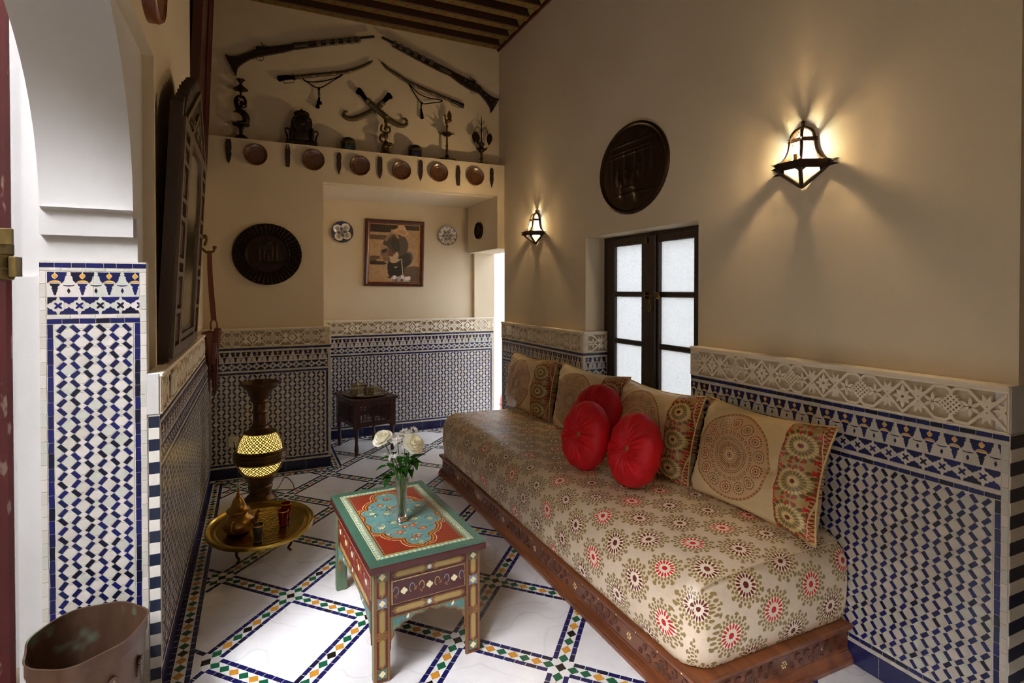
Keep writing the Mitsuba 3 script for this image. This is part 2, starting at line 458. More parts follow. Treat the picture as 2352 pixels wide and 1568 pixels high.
def zellige(holder, M, W, H, left=True, right=True, base=True, field=True, edge=.02, hidden=None, v_min=0.):
    """a tiled dado on the plane M: u 0..W, v 0..H"""
    obj(f'{holder}', placed(box(0, W, 0, H, -.045, 0), M), 'grout')
    eL, eR = edge * left, edge * right
    bd, wb, fr, st, wt = [], [], [], [], []
    v = H - .006
    bd += bricks(eL * 0, W, v - .016, v, .045, blue); v -= .0175
    wb += bricks(0, W, v - .011, v, .06, white); v -= .0125
    lo = .0 if not base else .115
    if eL: wb += bricks(.001, eL - .001, lo, v, .045, white, along=1)
    if eR: wb += bricks(W - eR + .001, W - .001, lo, v, .045, white, along=1)
    a, b = eL, W - eR
    wt += bricks(a, b, v - .088, v, .11, white)
    wt = [(p, .0006, m) for p, h, m in wt]
    B, Y = frieze(a + .002, b - .002, v - .001, .086); v -= .089
    fr += B
    wt += [(p, .0006, m) for p, h, m in bricks(a, b, v - .061, v, .0597, white)]
    st += star_row(a + .002, b - .002, v, .060); v -= .062
    wb += bricks(a, b, v - .013, v, .06, white); v -= .0145
    bd += bricks(a, b, v - .016, v, .045, blue); v -= .0175
    f0, f1 = a, b
    if left: bd += bricks(a + .001, a + .017, lo + .0175, v, .045, blue, along=1); f0 = a + .019
    if right: bd += bricks(b - .017, b - .001, lo + .0175, v, .045, blue, along=1); f1 = b - .019
    vb = lo
    if base:
        bb = bricks(0, W, .001, .085, .20, lambda: 'base_blue')
        wb += bricks(0, W, .088, .100, .06, white)
        bd += bricks(a, b, .1015, .1165, .045, blue); vb = .119
        pieces(holder, 'base_tile', bb, M, hidden)
    if field:
        B, Wt = lozenge_field(f0 + .002, f1 - .002, max(vb, v_min) + .002, v - .001)
        pieces(holder, 'lozenge_tile', B, M, hidden)
        pieces(holder, 'white_tile', Wt, M, hidden, limit=14)
    pieces(holder, 'border_tile', bd, M, hidden)
    pieces(holder, 'pale_border_tile', wb, M, hidden, most=200)
    pieces(holder, 'frieze_tile', fr, M, hidden)
    pieces(holder, 'yellow_tile', Y, M, hidden)
    pieces(holder, 'star_tile', st, M, hidden)
    pieces(holder, 'backing_tile', wt, M, hidden, most=100, limit=20)


def near_sofa(c):
    return (c[:, 2] < .5) & (c[:, 1] > 1.5) & (c[:, 1] < 4.4) & (c[:, 0] > 1.5)


def M_right(x, y): return frame((x, y, 0), (0, -1, 0), (0, 0, 1), (-1, 0, 0))
def M_back(x, y): return frame((x, y, 0), (1, 0, 0), (0, 0, 1), (0, -1, 0))
def M_left(x, y): return frame((x, y, 0), (0, 1, 0), (0, 0, 1), (1, 0, 0))
def M_away(x, y): return frame((x, y, 0), (-1, 0, 0), (0, 0, 1), (0, 1, 0))


zellige('wall_right__dado', M_right(XR, 2.335), 2.335 - .92, ZB, left=False, right=True, hidden=near_sofa)
zellige('wall_right__far_dado', M_right(XR, YB), YB - 3.437, ZB, left=True, right=True, hidden=near_sofa)
zellige('wall_right__reveal_dado', M_back(XR, 3.437), .225, ZB, left=True, right=True, base=False, hidden=near_sofa, v_min=.5)
obj('wall_right__reveal_end', box(XR + .001, 2.40, 2.335 - .045, 2.335, 0, ZB), 'grout')
zellige('wall_back__dado', M_back(XL, YB), XJ - XL, ZB, left=False, right=True)
zellige('wall_back__return_dado', frame((XJ, YB, 0), (0, 1, 0), (0, 0, 1), (1, 0, 0)), YR - YB, ZB, left=True, right=False)
zellige('wall_recess__dado', M_back(XJ, YR), 2.45 - XJ, ZB, left=False, right=True)
zellige('wall_left__dado', M_left(XL, 2.40), YB - 2.40, ZB, left=True, right=False)
zellige('wall_left__jamb_tiles', M_back(-.67, 2.396), .31, 1.60, base=False)
# striped ends of the two long dadoes
for h, x0, x1, y in (('wall_left__striped_end', -.358, -.322, 2.399), ('wall_right__striped_end', XR, XR + .12, .919)):
    k = obj(h, box(x0, x1, y - .001, y + .05, 0, ZB), 'grout')
    for i in range(24 if h[5] == 'l' else 24):
        z1 = ZB - .006 - i * .0425
        if z1 < .05: break
        obj(h + '__stripe_tile', box(x0 + .001, x1 - .001, y - .003, y, z1 - .0415, z1, .0005), 'stripe_dark' if i % 2 == 0 else 'stripe_light')

# ------------------------------------------------------------------ carved plaster bands
_P, _h = .322, .0565


def leaf(l, w, n=7):
    t = np.linspace(0, 1, n)
    y = w / 2 * np.sin(PI * t ** .8)
    return Polygon(np.vstack([np.c_[t * l, y], np.c_[t * l, -y][::-1]])).buffer(0)


def band_cell():
    b = .0048
    zig = [(-.055, 0), (0, _h), (.108, -_h), (.145, -_h), (.161, -_h + .012), (.177, -_h), (.214, -_h), (_P, _h), (_P + .055, 0)]
    g = [LineString(zig).buffer(b, cap_style=2, join_style=2), LineString([(x, -y) for x, y in zig]).buffer(b, cap_style=2, join_style=2)]
    for k in range(8):      # the star
        a = k * 45
        l = (.040, .033, .046, .033)[k % 4] if k % 2 else (.038 if k % 4 == 0 else .046)
        for c in (0, _P):
            g.append(aff.translate(aff.rotate(aff.translate(leaf(l - .004, .0155), .004, 0), a, origin=(0, 0)), c, 0))
    for c in (.103, .219):  # the six-petalled flowers
        for k in range(6):
            g.append(aff.translate(aff.rotate(aff.translate(leaf(.032, .0125), .003, 0), 30 + k * 60, origin=(0, 0)), c, 0))
    dia = Polygon([(.161 - .040, 0), (.161, .050), (.161 + .040, 0), (.161, -.050)])
    for k in np.arange(-4, 5) * .0175:
        for s in (-1, 1):
            g.append(LineString([(.161 + k - .06, -.06 * s), (.161 + k + .06, .06 * s)]).buffer(.003, cap_style=2).intersection(dia))
    for s in (-1, 1):       # leaf fans between the bands
        for c in (.055, _P - .055):
            for k in (-52, -18, 18, 52):
                g.append(aff.translate(aff.rotate(leaf(.040 if abs(k) < 30 else .034, .013), s * 90 + k, origin=(0, 0)), c, s * .011))
    u = shapely.unary_union([q.buffer(0) for q in g]).intersection(sbox(0, -_h - b, _P, _h + b))
    return u.simplify(.0004)


_cell = band_cell()



def carved_band(key, M, W, shift=0., label=None):
    """the carved plaster band on the plane M at u 0..W"""
    n = max(1, round((W - .01) / (_P / 2))); s = (W - .01) / (n * _P / 2)
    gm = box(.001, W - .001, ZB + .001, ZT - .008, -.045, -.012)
    ms = [box(-.002, W + .002, ZT - .016, ZT, -.045, .012, .003), box(0, W, ZB, ZB + .007, -.03, .009, .002), box(0, W, ZT - .024, ZT - .016, -.03, .005, .001), box(0, .006, ZB, ZT - .01, -.04, .004), box(W - .006, W, ZB, ZT - .01, -.04, .004)]
    zc = (ZB + .007 + ZT - .024) / 2
    half = {}
    for i in range(n):
        k = (i + shift) % 2
        if k not in half:
            q = aff.translate(_cell.intersection(sbox(0, -1, _P / 2, 1) if k == 0 else sbox(_P / 2, -1, _P, 1)), 0 if k == 0 else -_P / 2, 0)
            half[k] = ext(q, .020)
        ms.append(mv(half[k], (.005 + i * s * _P / 2, zc, -.012), s=(s, 1, 1)))
    obj(key, placed(cat(ms), M), 'carved_plaster'); struct(key, label)
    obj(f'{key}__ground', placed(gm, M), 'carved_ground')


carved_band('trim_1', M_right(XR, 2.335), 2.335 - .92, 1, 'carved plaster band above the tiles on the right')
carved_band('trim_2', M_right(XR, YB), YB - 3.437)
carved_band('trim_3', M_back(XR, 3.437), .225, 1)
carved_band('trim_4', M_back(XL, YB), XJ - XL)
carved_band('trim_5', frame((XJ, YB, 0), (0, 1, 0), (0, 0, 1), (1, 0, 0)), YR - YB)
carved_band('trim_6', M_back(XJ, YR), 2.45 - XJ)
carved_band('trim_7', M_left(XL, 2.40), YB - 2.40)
obj('trim_8', cat([box(XR, XR + .12, .917, .96, ZB, ZT, .003), box(-.37, XL, 2.395, 2.44, ZB, ZT, .003), box(XR, 2.4, 2.29, 2.335, ZB, ZT, .003)]), 'white_plaster'); struct('trim_8')

# ------------------------------------------------------------------ floor: marble slabs in a diagonal net of mosaic strips
obj('floor', box(-7, 6, -3, 9, -.06, -.004), 'floor_base'); struct('floor', 'white marble floor with diagonal mosaic strips')
LO, LP, LQ = np.array([.1512, 2.901]), np.array([-.3146, .3352]), np.array([.3387, .3773])
PL, QL = np.linalg.norm(LP), np.linalg.norm(LQ)
GREEN = mat('green_glaze', (.06, .30, .20), .22); GOLD = mat('gold_glaze', (.68, .47, .16), .25); BLACK = mat('black_glaze', (.07, .055, .05), .22)
FLOORW = mat('floor_white', (.86, .85, .83), .22); NAVY = mat('floor_navy', (.07, .08, .26), .22); NAVY2 = mat('floor_navy_dark', (.05, .06, .17), .22)
BW = .0875        # strip along the walls
room = Polygon([(XL, -1), (2.2, -1), (2.2, 4.9), (2.2, YR), (XJ, YR), (XJ, YB), (XL, YB)])
inner = Polygon([(XL + BW, -1), (2.2, -1), (2.2, YR - BW), (XJ + BW, YR - BW), (XJ + BW, YB - BW - .02), (XL + BW, YB - BW - .02)])
view_poly = sbox(-1, 1.0, 2.3, 6)
SW, SB = .044, .021          # half the whole strip, the blue border's width
MF = np.eye(4); MF[2, 3] = -.004
slabs, lozs, navy, back = [], [], [], []


def pt(i, j): return LO + LP * i + LQ * j


for i in range(-7, 9):
    for j in range(-7, 9):
        a, b, c, d = pt(i, j), pt(i + 1, j), pt(i + 1, j + 1), pt(i, j + 1)
        q = Polygon([a, b, c, d]).buffer(-SW, join_style=2).intersection(inner).intersection(view_poly)
        for x in polys(q):
            if x.area > .0004: slabs.append((np.array(x.exterior.coords)[:-1], .004, 'marble'))


def strip(o, d, L, clip, kinds, n, centre=True):
    """a mosaic strip from o along d: two navy borders, a chain of diamonds on white"""
    w = np.array([-d[1], d[0]])
    for s in (-1, 1):
        k = max(1, round((L - 2 * SW) / .0445))
        e = np.linspace(SW, L - SW, k + 1)
        for x0, x1 in zip(e[:-1], e[1:]):
            p = [o + d * (x0 + .0007) + w * s * (SW - SB), o + d * (x1 - .0007) + w * s * (SW - SB), o + d * (x1 - .0007) + w * s * SW, o + d * (x0 + .0007) + w * s * SW]
            q = polys(Polygon(p).intersection(clip))
            if q and q[0].area > .0002: navy.append((np.array(q[0].exterior.coords)[:-1], .0036, NAVY if rng.random() < .75 else NAVY2))
    t = L / n
    for k in range(n):
        r = (SW - SB) - .0010
        c = o + d * t * (k if centre else k + .5)
        p = np.array([c + d * t * .49, c + w * r, c - d * t * .49, c - w * r])
        if Polygon(p).buffer(-.004).within(clip): lozs.append((p, .0038, kinds[k % len(kinds)]))


SEQ = [BLACK, GREEN, GOLD, GREEN, GOLD, GREEN, GOLD, GREEN, GREEN]
for i in range(-7, 9):
    for j in range(-7, 9):
        strip(pt(i, j), LP / PL, PL, inner.intersection(view_poly), SEQ, 9)
        strip(pt(i, j), LQ / QL, QL, inner.intersection(view_poly), [BLACK, GREEN, GOLD, GREEN, BLACK, GOLD, GREEN, GOLD, GREEN], 9)
big = sbox(-9, -9, 9, 9)
o = np.array
for a, d, L in (((XL + .044, 1.0), (0, 1), YB - 1.0), ((XL, YB - .066), (1, 0), XJ - XL + .09), ((XJ + .044, YB - .09), (0, 1), YR - YB + .09), ((XJ, YR - .044), (1, 0), 2.2 - XJ)):
    strip(o(a), o(d, float), L, big, [GREEN, GOLD, BLACK, GREEN, GOLD], round(L / .05), False)
pieces('floor', 'marble_slab', slabs, MF)
pieces('floor', 'diamond_tile', lozs, MF)
pieces('floor', 'border_tile', navy, MF)
obj('floor__white_mosaic_bed', box(-.67, 2.46, .6, YR + .05, -.003, -.0009), FLOORW)
obj('floor__threshold', box(2.46, 5, 4.5, 7, -.004, -.001), 'marble')
obj('floor__plain_slab', box(-.67, 3.5, -2.5, .6, -.004, -.0002), 'court_floor')
obj('floor__courtyard_slab', box(-7, -.67, -3, 6, -.004, -.001), 'court_floor')

# ------------------------------------------------------------------ sofa: carved base, mattress
mat('sofa_wood', wood_fn((.30, .15, .07), (.44, .24, .12), 1, 22), .33, clearcoat=.3, clearcoat_gloss=.7)
mat('carved_wood', (.30, .16, .085), .45)
mat('bone', (.85, .76, .52), .4)


def rings(x0, x1, y0, y1, prof_):
    """stack of rectangles (inset, z)"""
    v = []
    for i, z in prof_:
        v += [(x0 + i, y0 + i, z), (x1, y0 + i, z), (x1, y1 - i, z), (x0 + i, y1 - i, z)]
    f = []
    for k in range(len(prof_) - 1):
        for a in range(4):
            b = (a + 1) % 4
            f += [(4 * k + a, 4 * k + b, 4 * k + 4 + b), (4 * k + a, 4 * k + 4 + b, 4 * k + 4 + a)]
    n = 4 * len(prof_) - 4
    f += [(n, n + 1, n + 2), (n, n + 2, n + 3)]
    return trimesh.Trimesh(np.array(v), np.array(f), process=False)


SX, SY0, SY1 = 1.352, 1.415, 4.335
S = num('sofa')
tag(S, 'long low sofa with a carved wooden base and rosette mattress along the right wall', 'sofa')
obj(f'{S}__base', rings(SX, 2.168, SY0, SY1, [(0, .001), (0, .016), (.006, .022), (.004, .030), (.014, .040), (.022, .046), (.022, .052), (.026, .054), (.026, .122), (.020, .126), (.010, .136), (.004, .144), (.004, .156), (.010, .160), (.06, .160)]), 'sofa_wood', 25)


def rosette_poly(r, n=8):
    return shapely.unary_union([Point(0, 0).buffer(r * .25, 6)] + [aff.rotate(aff.translate(leaf(r * .72, r * .42), r * .26, 0), k * 360 / n, origin=(0, 0)) for k in range(n)])


def scroll_patch():
    g = []
    for s in (-1, 1):
        for k in range(5):
            x = s * (.02 + k * .026)
            g.append(aff.translate(aff.rotate(leaf(.034, .016), 40 * s + (0 if k % 2 else 70), origin=(0, 0)), x, (-1) ** k * .006))
            g.append(aff.translate(Point(0, 0).buffer(.011, 6).difference(Point(0, 0).buffer(.006, 6)), x + s * .012, (-1) ** k * -.014))
    return shapely.unary_union([rosette_poly(.026)] + [q.buffer(0) for q in g])


_scroll = ext(scroll_patch(), .005)
_inlay = ext(shapely.unary_union([aff.rotate(aff.translate(Point(0, 0).buffer(.004, 5), .0115, 0), k * 60, origin=(0, 0)) for k in range(6)] + [Point(0, 0).buffer(.003, 5)]), .0012)
_dot = trimesh.creation.icosphere(1, .0055)
FrontM = lambda y, z: frame((SX + .0262, y, z), (0, -1, 0), (0, 0, 1), (-1, 0, 0))
EndM = lambda x, z: frame((x, SY0 + .0262, z), (1, 0, 0), (0, 0, 1), (0, -1, 0))
for i in range(7):
    y = 1.62 + i * .42
    obj(f'{S}__carved_panel', placed(_scroll, FrontM(y, .088)), 'carved_wood')
    if i < 6: obj(f'{S}__bone_inlay', placed(_inlay, FrontM(y + .21, .088)), 'bone')
for i in range(2):
    obj(f'{S}__carved_panel', placed(_scroll, EndM(1.62 + i * .36, .088)), 'carved_wood')
    obj(f'{S}__bone_inlay', placed(_inlay, EndM(1.80 + i * .2, .088)), 'bone')
for i in range(22):
    obj(f'{S}__bone_stud', mv(_dot, (SX + .006, 1.50 + i * .13, .148), s=(.5, 1, 1)), 'bone')
for i in range(14):
    obj(f'{S}__bone_stud', mv(_dot, (SX + .010, 1.47 + i * .21, .031), s=(.5, 1, .8)), 'bone')

LA, LB = (.122, -.118), (.083, .165)
_det = LA[0] * LB[1] - LA[1] * LB[0]


def petal_ring(r, th, r0, r1, n, width, ph=0.):
    """1 on n drops between the radii"""
    t = th * (n / (2 * PI)) + ph
    f = dr.abs(t - dr.floor(t) - .5)
    k = (r - r0) / (r1 - r0)
    w = width * dr.sqrt(dr.maximum(k * (1 - k) * 4, 0)) * (1.25 - .5 * k)
    return dr.select((k > 0) & (k < 1) & (f < w), 1., 0.)


def disc(r, a): return dr.select(r < a, 1., 0.)
def ann(r, a, b): return dr.select((r > a) & (r < b), 1., 0.)


def jacquard(p, n, uv):
    x, y = uv.x, uv.y
    s, t = (x * LB[1] - y * LB[0]) / _det, (y * LA[0] - x * LA[1]) / _det
    best, bx, by, who = mi.Float(9.), mi.Float(0.), mi.Float(0.), mi.Float(0.)
    for i in (0, 1):
        for j in (0, 1):
            a, b = dr.floor(s) + i, dr.floor(t) + j
            dx, dy = x - (a * LA[0] + b * LB[0]), y - (a * LA[1] + b * LB[1])
            d = dr.sqrt(dx * dx + dy * dy)
            near = d < best
            best, bx, by = dr.select(near, d, best), dr.select(near, dx, bx), dr.select(near, dy, by)
            m = a + 2 * b
            who = dr.select(near, m - 3 * dr.floor(m / 3), who)
    r, th = best * .95, dr.atan2(by, bx)
    red = dr.select(who < .5, 1., 0.)
    ground = mix(lin((.84, .77, .67)), lin((.79, .71, .60)), noise(x * 300, y * 300) * .5 + .5 * noise(x * 9, y * 9))
    v1, v2, _ = voronoi(x * 26, y * 26)
    ground = mix(ground, lin((.84, .79, .70)), (1 - smoothstep(.02, .07, v2 - v1)) * .55)
    c = ground
    c = mix(c, lin((.84, .76, .63)), disc(r, .056) * .8)
    olive = lin((.50, .42, .23)); wine = mix(lin((.34, .10, .09)), lin((.66, .07, .10)), red)
    c = mix(c, olive, petal_ring(r, th, .059, .071, 22, .30))
    c = mix(c, olive, petal_ring(r, th, .070, .081, 11, .22, .25))
    c = mix(c, olive, petal_ring(r, th, .044, .058, 22, .36, .5))
    c = mix(c, lin((.92, .87, .77)), ann(r, .012, .0435))
    c = mix(c, wine, petal_ring(r, th, .024, .044, 16, .34))
    c = mix(c, lin((.90, .86, .76)), petal_ring(r, th, .013, .024, 16, .38))
    return mix(c, wine, disc(r, .0115))


mat('jacquard', jacquard, .46, sheen=.3, specular=.5)


def cushion_box(x0, x1, y0, y1, z0, z1, r, res, disp):
    """a rounded block as five grids with the cloth's own uv in metres"""
    def grid(au, av, fix):
        nu, nv = max(2, int((au[1] - au[0]) / res)), max(2, int((av[1] - av[0]) / res))
        U, V = np.meshgrid(np.linspace(*au, nu), np.linspace(*av, nv), indexing='ij')
        P, uv = fix(U, V)
        i, j = np.meshgrid(np.arange(nu - 1), np.arange(nv - 1), indexing='ij')
        q = np.stack([i * nv + j, (i + 1) * nv + j, (i + 1) * nv + j + 1, i * nv + j + 1], -1).reshape(-1, 4)
        return P.reshape(-1, 3), uv.reshape(-1, 2), q
    F = [grid((x0, x1), (y0, y1), lambda U, V: (np.stack([U, V, U * 0 + z1], -1), np.stack([U, V], -1))),
         grid((z0, z1), (y0, y1), lambda U, V: (np.stack([V * 0 + x0, V, U], -1), np.stack([x0 - (z1 - U), V], -1))),
         grid((x0, x1), (z0, z1), lambda U, V: (np.stack([U, U * 0 + y0, V], -1), np.stack([U, y0 - (z1 - V)], -1))),
         grid((z0, z1), (x0, x1), lambda U, V: (np.stack([V, V * 0 + y1, U], -1), np.stack([V, y1 + (z1 - U)], -1)))]
    vs, us, qs, at = [], [], [], 0
    for P, u, q in F:
        inn = np.clip(P, [x0 + r, y0 + r, z0 + r * .4], [x1 - r * .3, y1 - r, z1 - r])
        d = P - inn
        L = np.linalg.norm(d, axis=1, keepdims=True)
        lim = r * np.ones_like(L)
        P2 = np.where(L > 1e-9, inn + d / np.maximum(L, 1e-9) * np.minimum(lim, L), P)
        vs.append(disp(P2, d / np.maximum(L, 1e-9))); us.append(u); qs.append(q + at); at += len(P)
    return np.vstack(vs), np.vstack(qs), np.vstack(us)


def mattress_disp(P, n):
    x, y, z = P.T
    w = meshkit.fbm(np.c_[x * 2.2, y * 2.2, z * 2.2], 3, 3) - .5
    ed = np.exp(-((x - 1.42) / .09) ** 2) * np.exp(-((z - .46) / .09) ** 2)
    fold = np.sin(y * 38 + 9 * meshkit.fbm(np.c_[y * 3, z * 3, x * 0], 2, 5) + x * 22) * ed * (.5 + .5 * np.sin(y * 3.1 + 1)) * .0045
    zz = np.clip((z - .16) / .34, 0, 1)
    bul = np.where(n[:, 0] < -.2, -.03 * np.sin(PI * zz) ** .8 * (1 + .3 * np.sin(y * 4)), 0)
    Q = P.copy()
    Q[:, 0] += bul + np.where(n[:, 0] < -.2, fold, 0) - .012 * (zz < .9) * np.where(n[:, 0] < -.2, 1, 0) * 0
    Q[:, 1] += np.where(n[:, 1] < -.2, -.028 * np.sin(PI * zz) ** .8 * (1 - ((x - 1.77) / .42) ** 2 * .4), 0)
    Q[:, 2] += w * .014 * (z > .4) + fold * (z > .44) * 1.3 - .012 * (z > .4) * np.clip((3.2 - y) / 1.8, -.3, 1) * np.clip((1.8 - x) / .4, 0, 1)
    return Q


v, q, uv = cushion_box(1.372, 2.165, 1.455, 4.305, .158, .505, .105, .013, mattress_disp)
obj(f'{S}__mattress', (v, q), 'jacquard', True, uv=uv)
mat('seam_cord', (.74, .66, .52), .6)
yy = np.linspace(1.49, 2.12, 24)
seam = np.c_[np.linspace(1.405, 2.13, 24), np.full(24, 1.458) + .012 * np.sin(np.linspace(0, PI, 24)) * 0, np.full(24, .487) - .03 * np.exp(-np.linspace(0, 8, 24))]
obj(f'{S}__seam', tube(seam, .0022, 6), 'seam_cord', True)

# ------------------------------------------------------------------ back cushions


def cushion_col(p, n, uv):
    x, y = uv.x, uv.y
    g = mix(lin((.80, .72, .56)), lin((.74, .64, .47)), fbm(x * 6, y * 6) * .6 + noise(x * 400, y * 400) * .3)
    cx, cy = x + .055, y - .005
    r, th = dr.sqrt(cx * cx + cy * cy) * .90, dr.atan2(cy, cx)
    brown, cream, redc, dark = lin((.42, .26, .13)), lin((.82, .74, .58)), lin((.55, .10, .08)), lin((.22, .12, .07))
    c = mix(g, lin((.70, .575, .42)), disc(r, .172))
    c = mix(c, brown, ann(r, .164, .172) * .8)
    c = mix(c, lin((.72, .50, .22)), petal_ring(r, th, .1645, .1715, 60, .3))
    c = mix(c, brown, petal_ring(r, th, .030, .056, 44, .26))
    for a, b, k in ((.060, .065, 50), (.068, .073, 50), (.024, .028, 20)):
        c = mix(c, brown, petal_ring(r, th, a, b, k, .30))
    c = mix(c, cream, ann(r, .013, .016)); c = mix(c, brown, ann(r, .008, .011)); c = mix(c, dark, disc(r, .004))
    # a ring of small flowers, and dots between
    t = th * 14 / (2 * PI); f = (t - dr.floor(t) - .5) * (2 * PI / 14) * .128; e = r - .128
    q = dr.sqrt(f * f + e * e); a2 = dr.atan2(e, f)
    tone = mix(brown, redc, dr.select(cell_rand(dr.floor(t), 4, 4) > .6, .8, 0.))
    c = mix(c, tone, petal_ring(q, a2, .008, .015, 12, .3)); c = mix(c, cream, ann(q, .0165, .0185)); c = mix(c, tone, petal_ring(q, a2, .019, .025, 16, .32)); c = mix(c, dark, disc(q, .0035))
    t = th * 28 / (2 * PI); f = (t - dr.floor(t) - .5) * (2 * PI / 28) * .092; e = r - .092
    q = dr.sqrt(f * f + e * e)
    c = mix(c, tone, petal_ring(q, dr.atan2(e, f), .003, .0085, 6, .3))
    # the wide band on one side and the narrow one on the other
    band = dr.select((x > .168) & (x < .285), 1., 0.); nar = dr.select((x < -.268), 1., 0.)
    gold = mix(lin((.64, .54, .33)), lin((.54, .43, .25)), fbm(x * 20, y * 20))
    bx, by = dr.select(x > 0, x - .228, x + .30), dr.select(x > 0, y + .012, y)
    m = dr.floor(by / .145 + .5); by = by - m * .145
    q = dr.sqrt(bx * bx + by * by); a3 = dr.atan2(by, bx)
    k = mix(gold, lin((.36, .26, .12)), petal_ring(q, a3, .052, .068, 18, .33))
    k = mix(k, lin((.74, .66, .45)), petal_ring(q, a3, .040, .052, 26, .34))
    k = mix(k, lin((.38, .33, .17)), petal_ring(q, a3, .024, .040, 18, .34))
    k = mix(k, lin((.80, .72, .52)), petal_ring(q, a3, .010, .022, 16, .3)); k = mix(k, lin((.36, .07, .10)), disc(q, .008))
    by2 = dr.abs(by) - .0725
    q2 = dr.sqrt(bx * bx + by2 * by2)
    k = mix(k, lin((.60, .12, .09)), petal_ring(q2, dr.atan2(by2, bx), .012, .030, 5, .20))
    k = mix(k, lin((.66, .11, .09)), dr.select((dr.abs(bx) > .045) & (dr.abs(dr.abs(by) - .05) < .012 - (dr.abs(bx) - .045)), 1., 0.))
    k = mix(k, redc, dr.select((dr.abs(bx) > .052) & (dr.abs(bx) < .06) & (dr.sin(y * 420 + bx * 500) > 0), 1., 0.))
    c = mix(c, k, dr.maximum(band, nar))
    cord = dr.select((x > .287) & (x < .312), 1., 0.)
    z1 = dr.abs(dr.sin(y * 190 + (x - .30) * 120)); z2 = dr.abs(dr.sin(y * 190 - (x - .30) * 120))
    c = mix(c, mix(lin((.66, .50, .30)), lin((.45, .07, .08)), dr.select(dr.minimum(z1, z2) < .38, 1., 0.)), cord)
    return c


mat('cushion_cloth', cushion_col, .40, sheen=.3, specular=.55)
mat('piping', (.80, .70, .48), .5)


def pillow_mesh(W, H, D, n=72, m=54, seed=0, ear=.06):
    u, v = np.meshgrid(np.linspace(-1, 1, n), np.linspace(-1, 1, m), indexing='ij')
    pin = 1 - ear * (1 - v**2) * np.abs(u) ** 3
    pin2 = 1 - ear * 1.2 * (1 - u**2) * np.abs(v) ** 3
    X, Y = u * W / 2 * pin, v * H / 2 * pin2
    th = (np.clip(1 - np.abs(u) ** 3.2, 0, 1) * np.clip(1 - np.abs(v) ** 3.2, 0, 1)) ** .55
    w = meshkit.fbm(np.stack([u * 2.2 + seed, v * 2.2, u * 0], -1), 3, seed) - .5
    cr = np.abs(u * v) ** 1.5
    fold = np.sin((u + v * np.sign(u)) * 26) * cr * .006
    vs, us, qs = [], [], []
    for k, s in enumerate((1, -1)):
        Z = s * (D / 2 * th) + (w * .050 * th ** .6 + fold * 1.6 * th ** .5) * s + .012 * np.sin(v * 5 + u * 3 + seed) * np.abs(v) * th ** .5 * s
        vs.append(np.stack([X, Y, Z], -1).reshape(-1, 3)); us.append(np.stack([X * (.63 / W), Y], -1).reshape(-1, 2) if s > 0 else np.stack([X * 0 - .2, Y], -1).reshape(-1, 2))
        i, j = np.meshgrid(np.arange(n - 1), np.arange(m - 1), indexing='ij')
        q = np.stack([i * m + j, (i + 1) * m + j, (i + 1) * m + j + 1, i * m + j + 1], -1).reshape(-1, 4)
        qs.append((q if s > 0 else q[:, ::-1]) + k * n * m)
    edge = np.vstack([np.c_[X[:, 0], Y[:, 0]], np.c_[X[-1, 1:], Y[-1, 1:]], np.c_[X[::-1, -1][1:], Y[::-1, -1][1:]], np.c_[X[0, ::-1][1:], Y[0, ::-1][1:]]])
    return np.vstack(vs), np.vstack(qs), np.vstack(us), np.c_[edge, np.zeros(len(edge))]


CUSH = [  # centre y, width, how far its foot stands from the wall, lean (rad), turn, label
    (1.795, .70, 2.052, .26, -.02, 'cream cushion with a mosaic medallion nearest the camera at the end of the sofa'),
    (2.475, .665, 2.035, .25, .0, 'cream cushion with a medallion directly behind the red pillow on the right'),
    (3.195, .80, 2.060, .18, .03, 'cream medallion cushion under the window behind the two left red pillows'),
    (4.05, .74, 2.050, .16, .03, 'cream medallion cushion at the far end of the sofa beside the doorway')]
for i, (y, W, x, ln, tw, lab) in enumerate(CUSH):
    k = num('back_cushion'); tag(k, lab, 'cushion', 'cream cushions leaning on the right wall')
    v, q, uv, edge = pillow_mesh(W, .485, .215, seed=i * 3 + 1, ear=.10)
    # local x -> -y (right in the room seen from the front), local y -> up and towards the wall, local z -> -x
    M = np.eye(4)
    ux = np.array([math.sin(tw), -math.cos(tw), 0.]); uz0 = np.array([-math.cos(tw), -math.sin(tw), 0.])
    uy = math.cos(ln) * np.array([0, 0, 1.]) - math.sin(ln) * uz0
    M[:3, 0], M[:3, 1], M[:3, 2] = ux, uy, np.cross(ux, uy)
    M[:3, 3] = np.array([x, y, .718])
    vv = v @ M[:3, :3].T + M[:3, 3]
    e = edge @ M[:3, :3].T + M[:3, 3]
    for a in (vv, e):
        a[:, 2] = np.maximum(a[:, 2], .499 + .004 * np.sin(a[:, 1] * 30)); a[:, 0] = np.minimum(a[:, 0], 2.166 + .05 * (a[:, 2] > 1.2))
    obj(f'{k}__cover', (vv, q), 'cushion_cloth', True, uv=uv)
    obj(f'{k}__piping', tube(e, .0045, 6), 'piping', True)

# ------------------------------------------------------------------ round red pillows


def velvet(p, n, uv):
    return mix(lin((.56, .008, .04)), lin((.70, .02, .06)), fbm(p.x * 22, p.y * 22, p.z * 22))


mat('red_velvet', velvet, .6, sheen=.6, sheen_tint=.7, specular=.3)
mat('gold_button', (.50, .30, .12), .5)


